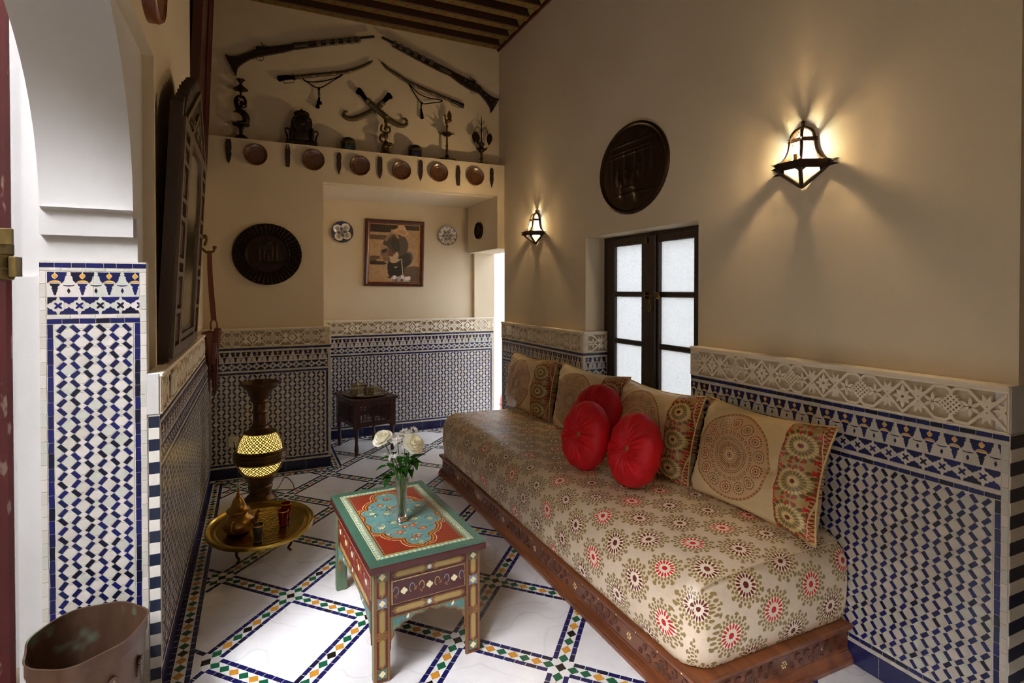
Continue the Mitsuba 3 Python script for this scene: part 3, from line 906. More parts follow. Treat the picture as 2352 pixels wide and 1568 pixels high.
def round_pillow(R, D, seed):
    nt, nr = 150, 26
    th = np.arange(nt) * 2 * PI / nt
    ph = np.linspace(0, PI, 2 * nr)       # 0 front centre .. pi back centre
    vs = []
    nz = meshkit.fbm(np.c_[np.cos(th) * 2, np.sin(th) * 2, th * 0 + seed], 3, seed) - .5
    for a in ph:
        s = abs(math.sin(a)) ** .72
        r = R * s * (1 + nz * .10)
        k = 1 - abs(math.cos(a))
        dent = math.exp(-(s / .22) ** 2)
        h = D / 2 * math.copysign(abs(math.cos(a)) ** .8, math.cos(a)) * (1 - .55 * dent)
        rip = np.sin(th * 24 + 3 * nz) * .0045 * math.exp(-((s - .45) / .28) ** 2) + np.sin(th * 11 + seed) * .004 * s
        vs.append(np.c_[r * np.cos(th), r * np.sin(th), h + rip * np.sign(math.cos(a))])
    v = np.vstack(vs)
    i, j = np.meshgrid(np.arange(len(ph) - 1), np.arange(nt), indexing='ij')
    q = np.stack([i * nt + j, (i + 1) * nt + j, (i + 1) * nt + (j + 1) % nt, i * nt + (j + 1) % nt], -1).reshape(-1, 4)
    return v, q


def toward(c, n, up=(0, 0, 1)):
    n = np.array(n, float); n /= np.linalg.norm(n)
    x = np.cross(up, n); x /= np.linalg.norm(x)
    return frame(c, x, np.cross(n, x), n)


PILLOWS = [((1.672, 2.625, .688), (-.95, -.02, .22), .186, 'round red velvet pillow with a gold button, standing left in front of the other two'),
           ((1.735, 2.265, .690), (-.94, .06, .27), .184, 'round red velvet pillow leaning on the right of the three'),
           ((1.865, 2.81, .755), (-.88, -.10, .42), .183, 'round red velvet pillow half hidden behind the other two')]
for i, (c, n, R, lab) in enumerate(PILLOWS):
    k = num('round_pillow'); tag(k, lab, 'pillow', 'round red velvet pillows on the sofa')
    M = toward(c, n)
    v, q = round_pillow(R, .16, i + 2)
    obj(f'{k}__cover', ((v @ M[:3, :3].T + M[:3, 3]), q), 'red_velvet', True)
    obj(f'{k}__button', placed(mv(trimesh.creation.icosphere(2, .018), (0, 0, .042), s=(1, 1, .5)), M), 'gold_button', True)

# ------------------------------------------------------------------ painted coffee table
TB = num('coffee_table')
tag(TB, 'painted wooden coffee table with a turquoise floral top and scalloped aprons', 'table')
TM = trimesh.transformations.rotation_matrix(math.radians(3.2), [0, 0, 1]); TM[:3, 3] = (.600, 2.503, 0)
HX, HY, TZ = .238, .405, .462
put = lambda m: placed(m, TM)
mat('paint_green', (.20, .35, .28), .35, clearcoat=.5)
mat('paint_red', wood_fn((.36, .10, .07), (.46, .16, .10), 2, 20), .4, clearcoat=.3)
mat('paint_wine', (.27, .08, .08), .4)
mat('paint_ochre', wood_fn((.40, .26, .11), (.50, .33, .15), 2, 25), .45)
mat('paint_gold', (.58, .49, .27), .45)
mat('paint_teal', wood_fn((.24, .40, .38), (.32, .48, .44), 2, 25), .45)
mat('paint_cream', (.86, .82, .66), .5)
mat('paint_grey_blue', (.42, .47, .50), .5)
mat('paint_leg_green', wood_fn((.25, .33, .24), (.36, .42, .30), 2, 40), .55)
scene['top_paint'] = {'type': 'twosided', 'bsdf': {'type': 'principled', 'base_color': {'type': 'mesh_attribute', 'name': 'vertex_color'}, 'roughness': .16, 'specular': .55, 'clearcoat': .8, 'clearcoat_gloss': .95}}
scene['vertex_paint'] = {'type': 'twosided', 'bsdf': {'type': 'principled', 'base_color': {'type': 'mesh_attribute', 'name': 'vertex_color'}, 'roughness': .45, 'specular': .4}}


def grid_mesh(w, h, nx, ny):
    x, y = np.meshgrid(np.linspace(-w, w, nx), np.linspace(-h, h, ny), indexing='ij')
    i, j = np.meshgrid(np.arange(nx - 1), np.arange(ny - 1), indexing='ij')
    q = np.stack([i * ny + j, (i + 1) * ny + j, (i + 1) * ny + j + 1, i * ny + j + 1], -1).reshape(-1, 4)
    return x.ravel(), y.ravel(), q


def paint(C, mask, col, a=1.):
    m = (np.asarray(mask, float) * a)[:, None]
    C[:] = C * (1 - m) + np.array(lin(col)) * m


def line_mask(x, y, pts, w, soft=.0008):
    d = shapely.distance(shapely.linestrings(pts), shapely.points(x, y))
    return np.clip((w - d) / soft, 0, 1)


def top_painting():
    x, y, q = grid_mesh(HX - .034, HY - .034, 170, 300)
    W, H = HX - .034, HY - .034
    C = np.tile(np.array(lin((.40, .55, .50))), (len(x), 1))
    ax, ay = np.abs(x), np.abs(y)
    e = np.minimum(W - ax, H - ay)                 # distance from the edge
    along = np.where(W - ax < H - ay, y, x)
    paint(C, e < .006, (.72, .70, .55))
    paint(C, np.abs(e - .016 - .0055 * np.sin(along * 165)) < .0020, (.86, .84, .68))
    paint(C, (np.abs(e - .016 + .004 * np.sin(along * 165)) < .0045) & (np.abs(np.sin(along * 165)) > .75), (.84, .82, .64))
    paint(C, (e > .029) & (e < .036), (.62, .42, .14)); paint(C, (e > .036) & (e < .040), (.30, .16, .08))
    W2, H2 = W - .042, H - .042
    ins = (ax < W2) & (ay < H2)
    paint(C, ins, (.47, .15, .09))
    pts = np.array([(0, .985), (.10, .93), (.26, .90), (.34, .80), (.32, .71), (.46, .66), (.58, .62), (.70, .52), (.72, .43), (.90, .40), (.985, .30), (.93, .16), (1.0, 0)])
    Q = np.vstack([pts, (pts * (1, -1))[::-1][1:], pts[1:] * (-1, -1), (pts * (-1, 1))[::-1][1:]]) * (W2, H2)
    Q = spline(np.vstack([Q, Q[:1]]), 5)
    P = shapely.points(x, y); G = Polygon(Q)
    d = shapely.distance(G.exterior, P); inside = shapely.contains(G, P)
    paint(C, ins & ~inside & (np.abs(d - .019) < .0014), (.86, .78, .60))
    paint(C, ins & (d < .0085), (.66, .45, .16)); paint(C, ins & (d < .0030), (.33, .14, .07))
    t = meshkit.fbm(np.c_[x * 30, y * 30, x * 0], 3)
    paint(C, inside & (d > .0055), (.33, .49, .47)); paint(C, inside & (d > .0055) & (t > .55), (.38, .54, .50), .5)
    m = inside & (d > .008)
    r0 = np.random.default_rng(5)
    fl = []
    for sx in (-1, 1):
        for sy in (-1, 1):
            for (a, b, R, dirn) in ((.34, .16, .055, 1), (.36, .48, .050, -1), (.66, .24, .045, -1), (.10, .68, .045, 1), (.12, .30, .05, 1), (.58, .46, .03, 1)):
                tt = np.linspace(0, 4.6, 26); rr = R * (1 - tt / 5.6)
                cx, cy = a * W2, b * H2
                sp = np.c_[sx * (cx + dirn * rr * np.cos(tt + b * 9)), sy * (cy + rr * np.sin(tt + b * 9))]
                paint(C, m & (line_mask(x, y, sp, .0012) > .3), (.16, .24, .20), .85)
                for k in range(3, 24, 4):
                    ang = r0.uniform(0, 6.28); px, py = sp[k] + .006 * np.array([math.cos(ang), math.sin(ang)])
                    dx, dy = x - px, y - py
                    u, v = dx * math.cos(ang) + dy * math.sin(ang), -dx * math.sin(ang) + dy * math.cos(ang)
                    paint(C, m & ((u / .0085) ** 2 + (v / .0030) ** 2 < 1), ((.20, .33, .22), (.66, .28, .12), (.22, .36, .46), (.80, .76, .56))[r0.integers(4)])
            for (a, b, R, c1, c2) in ((.30, .17, .016, (.88, .84, .62), (.72, .55, .18)), (.32, .50, .018, (.72, .27, .12), (.85, .6, .2)), (.68, .26, .016, (.86, .80, .58), (.70, .5, .2)), (.06, .70, .014, (.60, .16, .10), (.85, .7, .4)), (.62, .50, .012, (.24, .38, .55), (.8, .8, .7)), (.10, .36, .017, (.66, .22, .12), (.86, .7, .3)), (.0, .88, .012, (.85, .8, .6), (.6, .3, .1))):
                dx, dy = x - sx * a * W2, y - sy * b * H2
                rr, th = np.hypot(dx, dy), np.arctan2(dy, dx)
                paint(C, m & (rr < R * (.72 + .28 * np.cos(th * 5 + a * 9))), c1); paint(C, m & (rr < R * .30), c2)
                paint(C, m & (np.abs(rr - R * (.72 + .28 * np.cos(th * 5 + a * 9))) < .0009), (.20, .14, .08), .8)
    rr, th = np.hypot(x, y), np.arctan2(y, x)
    paint(C, rr < .026 * (.75 + .25 * np.cos(8 * th)), (.72, .40, .16)); paint(C, rr < .015 * (.75 + .25 * np.cos(8 * th)), (.88, .84, .64)); paint(C, rr < .005, (.5, .12, .08))
    return np.c_[x, y, np.full(len(x), TZ + .0012)], q, C


v, q, C = top_painting()
obj(f'{TB}__painted_panel', put((v, q)), 'top_paint', color=C)
rim = sbox(-HX, -HY, HX, HY).difference(sbox(-HX + .034, -HY + .034, HX - .034, HY - .034))
obj(f'{TB}__top_rim', put(cat([ext(rim, .010, TZ - .006), box(-HX + .03, HX - .03, -HY + .03, HY - .03, TZ - .02, TZ - .002)])), 'paint_green')
obj(f'{TB}__top_edge', put(cat([box(-HX - .003, HX + .003, -HY - .003, HY + .003, TZ - .034, TZ - .006, .004)])), 'paint_wine')
LX, LY, LW = HX - .018, HY - .018, .062            # leg outer faces and width
obj(f'{TB}__carcass', put(cat([box(-LX + .01, LX - .01, -LY + .01, -LY + .03, .245, TZ - .03), box(-LX + .01, LX - .01, LY - .03, LY - .01, .245, TZ - .03), box(-LX + .006, -LX + .026, -LY + .02, LY - .02, .245, TZ - .03), box(LX - .026, LX - .006, -LY + .02, LY - .02, .245, TZ - .03)])), 'paint_ochre')


def cross_flower(r):
    return shapely.unary_union([aff.translate(Point(0, 0).buffer(r * .5, 5), r * .55 * math.cos(a), r * .55 * math.sin(a)) for a in (0, PI / 2, PI, 3 * PI / 2)])


def cartouche(w, h):
    n = max(4, int(w / .007)); xs = np.linspace(-w / 2, w / 2, 2 * n + 1)
    up = [(x, h / 2 * (1 if k % 2 else .82)) for k, x in enumerate(xs)]
    return Polygon(up + [(x, -y) for x, y in up[::-1]]).union(Polygon([(-w / 2 - h * .45, 0), (-w / 2 + .001, h * .42), (-w / 2 + .001, -h * .42)])).union(Polygon([(w / 2 + h * .45, 0), (w / 2 - .001, h * .42), (w / 2 - .001, -h * .42)])).buffer(0)


def table_side(FM, half, side):
    """ornament of one side on the plane FM (x across, y = height): bands, drawer front, scalloped apron"""
    names = {'paint_wine': 'painted_band', 'paint_red': 'red_panel', 'paint_ochre': 'ochre_moulding', 'paint_gold': 'gold_cartouche', 'paint_grey_blue': 'scroll_ornament', 'paint_cream': 'cream_flower', 'paint_teal': 'teal_apron'}
    def add(k, g, h=.0015):
        for q in polys(g): obj(f'{TB}__{names[k]}', put(placed(ext(q, h), FM)), k)
    w = half - LW - .002
    zt, zb = TZ - .036, .245
    for z0 in (zt - .040, zb + .002):          # two cartouche bands
        add('paint_wine', sbox(-w, z0, w, z0 + .038))
        for c in (-w / 2, w / 2):
            add('paint_ochre', aff.translate(cartouche(w * .78, .030), c, z0 + .019), .0022)
            add('paint_gold', aff.translate(cartouche(w * .66, .021), c, z0 + .019), .0030)
        add('paint_ochre', LineString([(-.03, z0 + .004), (.03, z0 + .034)]).buffer(.004), .0022); add('paint_ochre', LineString([(-.03, z0 + .034), (.03, z0 + .004)]).buffer(.004), .0022)
        add('paint_grey_blue', aff.translate(aff.rotate(sbox(-.011, -.011, .011, .011), 0), 0, z0 + .019), .0030)
        add('paint_cream', aff.translate(cross_flower(.0085), 0, z0 + .019), .0038)
    z0, z1 = zb + .045, zt - .045
    add('paint_ochre', sbox(-w, z0 - .003, w, z1 + .003)); add('paint_cream', sbox(-w + .004, z0 + .001, w - .004, z1 - .001), .0022)
    add('paint_wine' if side == 0 else 'paint_red', sbox(-w + .006, z0 + .003, w - .006, z1 - .003), .0042)
    zc, hh = (z0 + z1) / 2, (z1 - z0) * .30
    nn = 3 if side == 0 else 5
    for k in range(nn):
        c = (k - (nn - 1) / 2) * 2 * w / nn
        add('paint_cream', aff.translate(cross_flower(.013), c, zc), .0052)
        for s in (-1, 1):
            t = np.linspace(.3, 4.4, 20)
            cur = np.c_[c + s * (.030 + .014 * np.cos(t) * (1 - t / 7)), zc + hh * np.sin(t) * (1 - t / 7)]
            add('paint_gold' if k % 2 else 'paint_grey_blue', LineString(cur).buffer(.0016), .0050)
            add('paint_ochre', aff.translate(aff.rotate(leaf(.020, .009), s * 50, origin=(0, 0)), c + s * .040, zc - hh * .3), .0050)
    # scalloped apron
    ar = [(1.0, .0), (.985, .30), (.92, .42), (.90, .58), (.78, .62), (.70, .74), (.52, .76), (.36, .88), (.18, .86), (0, .97)]
    full_ = [(x * w, .115 + (zb - .115) * y) for x, y in ar] + [(-x * w, .115 + (zb - .115) * y) for x, y in ar[::-1][1:]]
    pan = Polygon([(w, zb)] + full_ + [(-w, zb)]).buffer(0)
    obj(f'{TB}__apron_board', put(placed(mv(ext(pan, .012), (0, 0, -.010)), FM)), 'paint_ochre')
    add('paint_teal', pan.buffer(-.006), .0035)
    for s in (-1, 1):
        for c, z, R in ((.30, .93, .010), (.52, .88, .013), (.72, .82, .015), (.84, .66, .012), (.90, .48, .010)):
            t = np.linspace(0, 5, 22)
            cur = LineString(np.c_[s * (c * w + R * np.cos(t) * (1 - t / 8)), .115 + (zb - .115) * z + R * np.sin(t) * (1 - t / 8) - .002]).buffer(.0013).intersection(pan.buffer(-.006))
            if not cur.is_empty: add('paint_grey_blue' if R > .012 else 'paint_gold', cur, .0045)
        add('paint_cream', aff.translate(aff.rotate(leaf(.020, .010), 60, origin=(0, 0)), s * .60 * w, .115 + (zb - .115) * .84).intersection(pan), .0048)


def leg_ornament(FM, key):
    names = dict(paint_ochre='ochre_border', paint_wine='painted_ground', paint_gold='gold_cartouche', paint_leg_green='green_square', paint_grey_blue='grey_square', paint_cream='cream_flower')
    def add(k, g, h=.0015):
        for q in polys(g): obj(f'{key}__{names[k]}', put(placed(ext(q, h), FM)), k)
    add('paint_ochre', sbox(-LW / 2 + .003, .004, LW / 2 - .003, TZ - .036))
    add('paint_wine', sbox(-LW / 2 + .010, .006, LW / 2 - .010, TZ - .038), .0020)
    zs = [TZ - .055, .305, .035]
    for z in zs:
        add('paint_leg_green' if z != .305 else 'paint_grey_blue', aff.translate(sbox(-.018, -.018, .018, .018), 0, z), .0028); add('paint_cream', aff.translate(cross_flower(.012), 0, z), .0036)
    for z, l in ((.365, .05), (.235, .075), (.115, .095)):
        add('paint_ochre', aff.translate(aff.rotate(cartouche(l + .008, .030), 90, origin=(0, 0)), 0, z), .0028)
        add('paint_gold', aff.translate(aff.rotate(cartouche(l - .006, .020), 90, origin=(0, 0)), 0, z), .0036)
        for s in (-1, 1):
            zz = z + s * (l / 2 + .022)
            add('paint_ochre', LineString([(-.018, zz - .008), (.018, zz + .008)]).buffer(.003), .0026); add('paint_ochre', LineString([(.018, zz - .008), (-.018, zz + .008)]).buffer(.003), .0026)


for sx in (-1, 1):
    for sy in (-1, 1):
        x0, y0 = sx * LX, sy * LY
        b = box(min(x0, x0 - sx * .052), max(x0, x0 - sx * .052), min(y0, y0 - sy * LW * .55), max(y0, y0 - sy * LW * .55), .001, TZ - .034, .003)
        k = obj(f'{TB}__leg', put(b), 'paint_leg_green')
        if sy < 0:
            FMl = frame((sx * (LX - LW / 2), -LY - .0005, 0), (1, 0, 0), (0, 0, 1), (0, -1, 0))
            board = ext(sbox(-LW / 2, .001, LW / 2, TZ - .034), .010)
            obj(f'{k}__face_board', put(placed(mv(board, (0, 0, -.0098)), FMl)), 'paint_ochre')
            leg_ornament(FMl, k)
table_side(frame((0, -LY - .0005, 0), (1, 0, 0), (0, 0, 1), (0, -1, 0)), LX, 0)
table_side(frame((-LX + .0055, 0, 0), (0, -1, 0), (0, 0, 1), (-1, 0, 0)), LY, 1)
table_side(frame((LX - .0055, 0, 0), (0, 1, 0), (0, 0, 1), (1, 0, 0)), LY, 1)
table_side(frame((0, LY - .0005 - .01, 0), (-1, 0, 0), (0, 0, 1), (0, 1, 0)), LX, 0)

# ------------------------------------------------------------------ crystal vase and white flowers
scene['crystal'] = {'type': 'dielectric', 'int_ior': 1.5, 'ext_ior': 1.0}
scene['water'] = {'type': 'dielectric', 'int_ior': 1.33, 'ext_ior': 1.0}
VX, VY, VZ = .592, 2.449, TZ + .0055
V = num('glass_vase'); tag(V, 'cut crystal glass vase on the painted coffee table', 'vase')


def facet(profile, n, depth, k):
    m = lathe(profile, n)
    v = m.vertices; th = np.arctan2(v[:, 1], v[:, 0]); r = np.hypot(v[:, 0], v[:, 1])
    z = v[:, 2]
    d = depth * (np.abs(np.sin(th * k / 2 + z * 60)) + np.abs(np.sin(th * k / 2 - z * 60))) * (r > .02) * np.clip(z / .02, 0, 1) * np.clip((.17 - z) / .03, 0, 1)
    s = np.where(r > 1e-6, (r - d) / np.maximum(r, 1e-6), 1)
    m.vertices = v * np.c_[s, s, np.ones(len(s))]
    return m


zz = np.linspace(.004, .186, 34)
ro = .0225 + .0085 * (zz / .186) ** 1.6 + .0045 * np.exp(-(zz / .014) ** 2)
outer = [(0.0001, 0), (.024, 0)] + list(zip(ro, zz)) + [(ro[-1] - .0012, .1885)]
inner_ = [(ro[-1] - .0030, .1865)] + [(r - .0042, z) for r, z in list(zip(ro, zz))[::-1] if z > .022] + [(.012, .018), (.0001, .016)]
obj(f'{V}__body', mv(cat([facet(outer + inner_, 64, .0016, 12)]), (VX, VY, VZ)), 'crystal')

mat('stem_green', (.22, .36, .12), .5)
scene['leaf_green'] = {'type': 'principledthin', 'base_color': rgb(.13, .26, .08), 'roughness': .45, 'diff_trans': .5, 'spec_trans': 0.}
scene['rose_white'] = {'type': 'principledthin', 'base_color': rgb(.98, .975, .92), 'roughness': .6, 'diff_trans': .7, 'spec_trans': 0.}
scene['blossom_white'] = {'type': 'principledthin', 'base_color': rgb(.96, .96, .95), 'roughness': .6, 'diff_trans': .6, 'spec_trans': 0.}
CR = np.array([math.cos(YAW), -math.sin(YAW), 0]); CF = np.array([math.sin(YAW), math.cos(YAW), 0])


def petal(R, h0, h1, curl, wid, n=9, m=7):
    """a cupped petal: base at the axis, rising from h0 to h1, out to R"""
    u, v = np.meshgrid(np.linspace(-1, 1, n), np.linspace(0, 1, m), indexing='ij')
    prof_r = R * np.sin(v * PI / 2) ** .8 + curl * np.clip(v - .7, 0, 1) ** 2 * R * 6
    a = u * wid * (np.sin(np.clip(v, .05, 1) * PI * .62) ** .6)
    zz_ = h0 + (h1 - h0) * v ** 1.3 - .1 * R * u**2 * v - curl * np.clip(v - .75, 0, 1) * R * 3
    P = np.stack([prof_r * np.cos(a), prof_r * np.sin(a), zz_], -1).reshape(-1, 3)
    i, j = np.meshgrid(np.arange(n - 1), np.arange(m - 1), indexing='ij')
    q = np.stack([i * m + j, (i + 1) * m + j, (i + 1) * m + j + 1, i * m + j + 1], -1).reshape(-1, 4)
    return trimesh.Trimesh(P, np.vstack([q[:, [0, 1, 2]], q[:, [0, 2, 3]]]), process=False)


def leaf3(L, W, droop=.25, n=9):
    t = np.linspace(0, 1, n); w = W / 2 * np.sin(PI * t ** .75) ** .9
    z = -droop * L * t**2
    v = np.vstack([np.c_[t * L, -w, z + w * .35], np.c_[t * L, w * 0, z], np.c_[t * L, w, z + w * .35]])
    f = []
    for k in range(2):
        for i in range(n - 1):
            a, b = k * n + i, (k + 1) * n + i
            f += [(a, a + 1, b + 1), (a, b + 1, b)]
    return trimesh.Trimesh(v, np.array(f), process=False)


def stem_to(head, foot=None, bend=.01):
    f0 = np.array([VX, VY, VZ + .022]) + (foot if foot is not None else 0)
    neck = np.array([VX, VY, VZ + .175]) + (np.array(head) - [VX, VY, VZ]) * (.10, .10, 0) + (foot if foot is not None else 0) * -.6
    return tube(spline([f0, (f0 + neck) / 2, neck, (neck + head) / 2 + [0, 0, bend], head], 6), .0022, 6)


def flower_head(d, z, depth=0.): return np.array([VX, VY, 0]) + CR * d + CF * depth + [0, 0, z]


def rose(head, tilt, R, lab, open_=1.):
    k = num('white_rose'); tag(k, lab, 'flower', None)
    ms = []
    for lay, (n_, rr, h1, cu, wd) in enumerate(((3, .22, .95, -.02, 1.1), (4, .38, .92, 0, 1.0), (5, .58, .80, .03, .85), (6, .80, .55, .06, .75), (7, 1.0, .32, .09, .66))):
        for i in range(n_):
            ms.append(mv(petal(R * rr * open_, 0, R * h1, cu, wd), rz=i * 2 * PI / n_ + lay * .7 + rng.normal(0, .1), ry=rng.normal(0, .06)))
    M = toward(head, tilt)
    for i, p in enumerate(ms): obj(f'{k}__petal', placed(p, M), 'rose_white', True)
    obj(f'{k}__stem', stem_to(head, rng.normal(0, .006, 3) * (1, 1, 0)), 'stem_green', True)
    for i in range(5): obj(f'{k}__sepal', placed(mv(leaf3(R * .8, R * .25, .5), rz=i * 1.257, t=(0, 0, -.002)), M), 'leaf_green', True)


rose(flower_head(-.081, .828), (-.5, -.25, .75), .045, 'open white rose on the left of the bouquet')
rose(flower_head(.054, .812, -.02), (.10, -.75, .62), .046, 'large white rose on the right of the bouquet facing the camera')


def blossom(head, n, R, lab, spread=1.):
    k = num('white_blossom'); tag(k, lab, 'flower')
    for i in range(n):
        d = rng.normal(0, 1, 3); d[2] = abs(d[2]) * .8; d /= np.linalg.norm(d)
        c = np.array(head) + d * R * spread * rng.uniform(.5, 1)
        M = toward(c, d + [0, 0, .2])
        g = cat([mv(leaf3(R * .62, R * .34, -.35, 6), rz=j * 1.2566 + i) for j in range(5)])
        obj(f'{k}__floret', placed(g, M), 'blossom_white', True)
    obj(f'{k}__stem', stem_to(head, rng.normal(0, .006, 3) * (1, 1, 0)), 'stem_green', True)


blossom(flower_head(-.018, .828), 11, .034, 'cluster of small white blossoms between the two roses')
blossom(flower_head(.018, .840, .02), 8, .030, 'cream white blossom cluster behind the right rose')
blossom(flower_head(.050, .862, .02), 6, .021, 'small white blossom standing highest in the bouquet')
blossom(flower_head(.020, .800, -.02), 7, .023, 'white blossoms hanging just left of the right rose')
blossom(flower_head(-.026, .752, -.03), 9, .027, 'white blossom cluster low in the middle of the bouquet')
blossom(flower_head(.052, .712, -.035), 6, .012, 'tiny white blossoms low on the right over the leaves')
k = num('flower_bud'); tag(k, 'single white bud low on the left of the bouquet', 'flower')
h = flower_head(-.072, .765)
obj(f'{k}__bud', mv(trimesh.creation.icosphere(2, .008), h, s=(1.2, 1, .8)), 'blossom_white', True)
obj(f'{k}__stem', stem_to(h, None, -.01), 'stem_green', True)
k = num('rose_leaves'); tag(k, 'dark green rose leaves spreading over the rim of the glass vase', 'leaves')
for i in range(34):
    a = rng.uniform(0, 2 * PI); z = rng.uniform(.655, .77); s = rng.uniform(.02, .066)
    c = np.array([VX + s * math.cos(a), VY + s * math.sin(a), z])
    obj(f'{k}__leaf', mv(leaf3(rng.uniform(.042, .062), rng.uniform(.024, .034), rng.uniform(.2, .5)), c, rz=a + rng.normal(0, .5), ry=rng.uniform(-.6, .5)), 'leaf_green', True)
for i in range(9):
    a = i * .7; c = np.array([VX + .04 * math.cos(a), VY + .04 * math.sin(a), .64 + .09 * rng.random()])
    obj(f'{k}__stalk', tube(spline([[VX + .012 * math.cos(a * 2), VY + .012 * math.sin(a * 2), VZ + .025], [VX + .012 * math.cos(a), VY + .012 * math.sin(a), VZ + .16], c], 6), .0017, 6), 'stem_green', True)

# ------------------------------------------------------------------ window
mat('dark_wood', wood_fn((.10, .055, .035), (.17, .095, .06), 2, 30), .4, clearcoat=.2)
mat('brass_dark', (.42, .33, .16), .35, metallic=.9)


def pane_col(p, n, uv):
    a, b = p.y * 62, p.z * 62
    row = dr.floor(b / .866); a2 = a + .5 * (row - 2 * dr.floor(row / 2))
    fx, fy = a2 - dr.floor(a2) - .5, (b / .866 - row - .5) * .866
    r = dr.sqrt(fx * fx + fy * fy)
    ring = 1 - smoothstep(.03, .07, dr.abs(r - .38))
    grain = noise(p.y * 420, p.z * 420)
    return mix(lin((.97, .97, .96)), lin((.70, .71, .71)), ring * .7 + grain * .35)


scene['frosted_glass'] = {'type': 'principledthin', 'base_color': proc(pane_col), 'roughness': .35, 'diff_trans': 1.5, 'spec_trans': .0, 'eta': 1.4}
FX = 2.385
W_ = 'window_1'
fr = [box(FX, FX + .07, 2.335, 2.375, .66, 1.885, .004), box(FX, FX + .07, 3.43, 3.484, .66, 1.885, .004), box(FX, FX + .07, 2.335, 3.484, 1.83, 1.885, .004), box(FX - .02, FX + .09, 2.335, 3.484, .655, .70, .004)]
obj(W_, cat(fr), 'dark_wood'); struct(W_, 'dark wooden casement window with frosted glass panes')
for y0, y1 in ((2.378, 2.900), (2.903, 3.428)):
    p0, p1 = (2.535, 2.848) if y0 < 2.5 else (3.028, 3.337)
    k = obj(f'{W_}__casement', cat([box(FX - .012, FX + .035, y0, p0, .702, 1.868, .005), box(FX - .012, FX + .035, p1, y1, .702, 1.868, .005), box(FX - .012, FX + .035, y0, y1, 1.812, 1.868, .005), box(FX - .012, FX + .035, y0, y1, .702, .79, .005)]
                                       + [box(FX - .006, FX + .03, p0 - .01, p1 + .01, z - .0175, z + .0175, .005) for z in (1.470, 1.132)]), 'dark_wood')
    for z0, z1 in ((1.4875, 1.812), (1.1495, 1.4525), (.79, 1.1145)):
        obj(f'{k}__pane', box(FX + .012, FX + .013, p0 - .004, p1 + .004, z0 - .004, z1 + .004), 'frosted_glass')
obj(f'{W_}__astragal', box(FX - .026, FX - .010, 2.868, 2.936, .71, 1.862, .006), 'dark_wood')
yb, zb_ = 2.90, 1.462
obj(f'{W_}__latch', cat([tube([[FX - .034, yb - .075, zb_], [FX - .034, yb + .075, zb_]], .006, 8), mv(trimesh.creation.icosphere(2, .011), (FX - .034, yb - .075, zb_)), box(FX - .04, FX - .012, yb + .05, yb + .062, zb_ - .022, zb_ + .022, .002), box(FX - .04, FX - .012, yb - .062, yb - .05, zb_ - .022, zb_ + .022, .002),
     tube(spline([[FX - .040, yb, zb_ + .008], [FX - .048, yb - .004, zb_ - .03], [FX - .046, yb + .010, zb_ - .07], [FX - .046, yb, zb_ - .105], [FX - .046, yb - .012, zb_ - .07], [FX - .044, yb, zb_ - .03]], 6), .0045, 8)]), 'brass_dark', True)
obj(f'{W_}__top_bolt', cat([tube([[FX - .03, 2.955, 1.86], [FX - .03, 2.955, 1.80]], .005, 8), box(FX - .034, FX - .01, 2.946, 2.964, 1.815, 1.845, .002)]), 'brass_dark')

# ------------------------------------------------------------------ wall lanterns
mat('lantern_iron', (.16, .11, .075), .5, metallic=.6)
mat('filigree', (.46, .29, .13), .45, metallic=.5)
scene['milk_glass'] = {'type': 'principledthin', 'base_color': rgb(.99, .97, .90), 'roughness': .4, 'diff_trans': 1.85, 'spec_trans': 0.}
scene['clear_pane'] = {'type': 'thindielectric', 'int_ior': 1.5}
BELL = [(.112, .004), (.090, .016), (.074, .034), (.063, .058), (.058, .082), (.056, .102)]
DOME = [(.053, .114), (.052, .124), (.046, .140), (.034, .154), (.018, .164), (.004, .170)]


def hexpt(r, z, a): return np.array([r * math.cos(a), r * math.sin(a), z])


def pierced_face(prof_, a0, a1, hole=.40, pitch=.0105, skip=None):
    """a flat face of the lantern between two corners, pierced by little round holes"""
    pr_ = spline(np.array(prof_), 6)
    s = np.r_[0, np.cumsum(np.linalg.norm(np.diff(pr_, axis=0), axis=1))]
    R0 = max(r for r, z in prof_) * 2 * math.sin((a1 - a0) / 2)
    ms = []
    rows = max(2, int(s[-1] / (pitch * .866)))
    for j in range(rows):
        sv0, sv1 = s[-1] * j / rows, s[-1] * (j + 1) / rows
        rr = np.interp((sv0 + sv1) / 2, s, pr_[:, 0]) * 2 * math.sin((a1 - a0) / 2)
        n = max(2, int(rr / pitch))
        for i in range(n):
            u0, u1 = i / n, (i + 1) / n
            if skip and skip((u0 + u1) / 2, (sv0 + sv1) / 2 / s[-1]): continue
            ring = []
            for rad in (1, 2 * hole):
                for t in range(8):
                    a = t * PI / 4 + PI / 8
                    cx, cy = math.cos(a) * rad, math.sin(a) * rad
                    if rad == 1: m_ = max(abs(cx), abs(cy)); cx, cy = cx / m_, cy / m_
                    ring.append(((u0 + u1) / 2 + cx * (u1 - u0) / 2, (sv0 + sv1) / 2 + cy * (sv1 - sv0) / 2))
            P = []
            for u, v in ring:
                r, z = np.interp(v, s, pr_[:, 0]), np.interp(v, s, pr_[:, 1])
                P.append(hexpt(r, z, a0) * (1 - u) + hexpt(r, z, a1) * u)
            f = []
            for t in range(8):
                t2 = (t + 1) % 8
                f += [(t, t2, 8 + t2), (t, 8 + t2, 8 + t)]
            ms.append(trimesh.Trimesh(np.array(P), np.array(f), process=False))
    return trimesh.util.concatenate(ms)


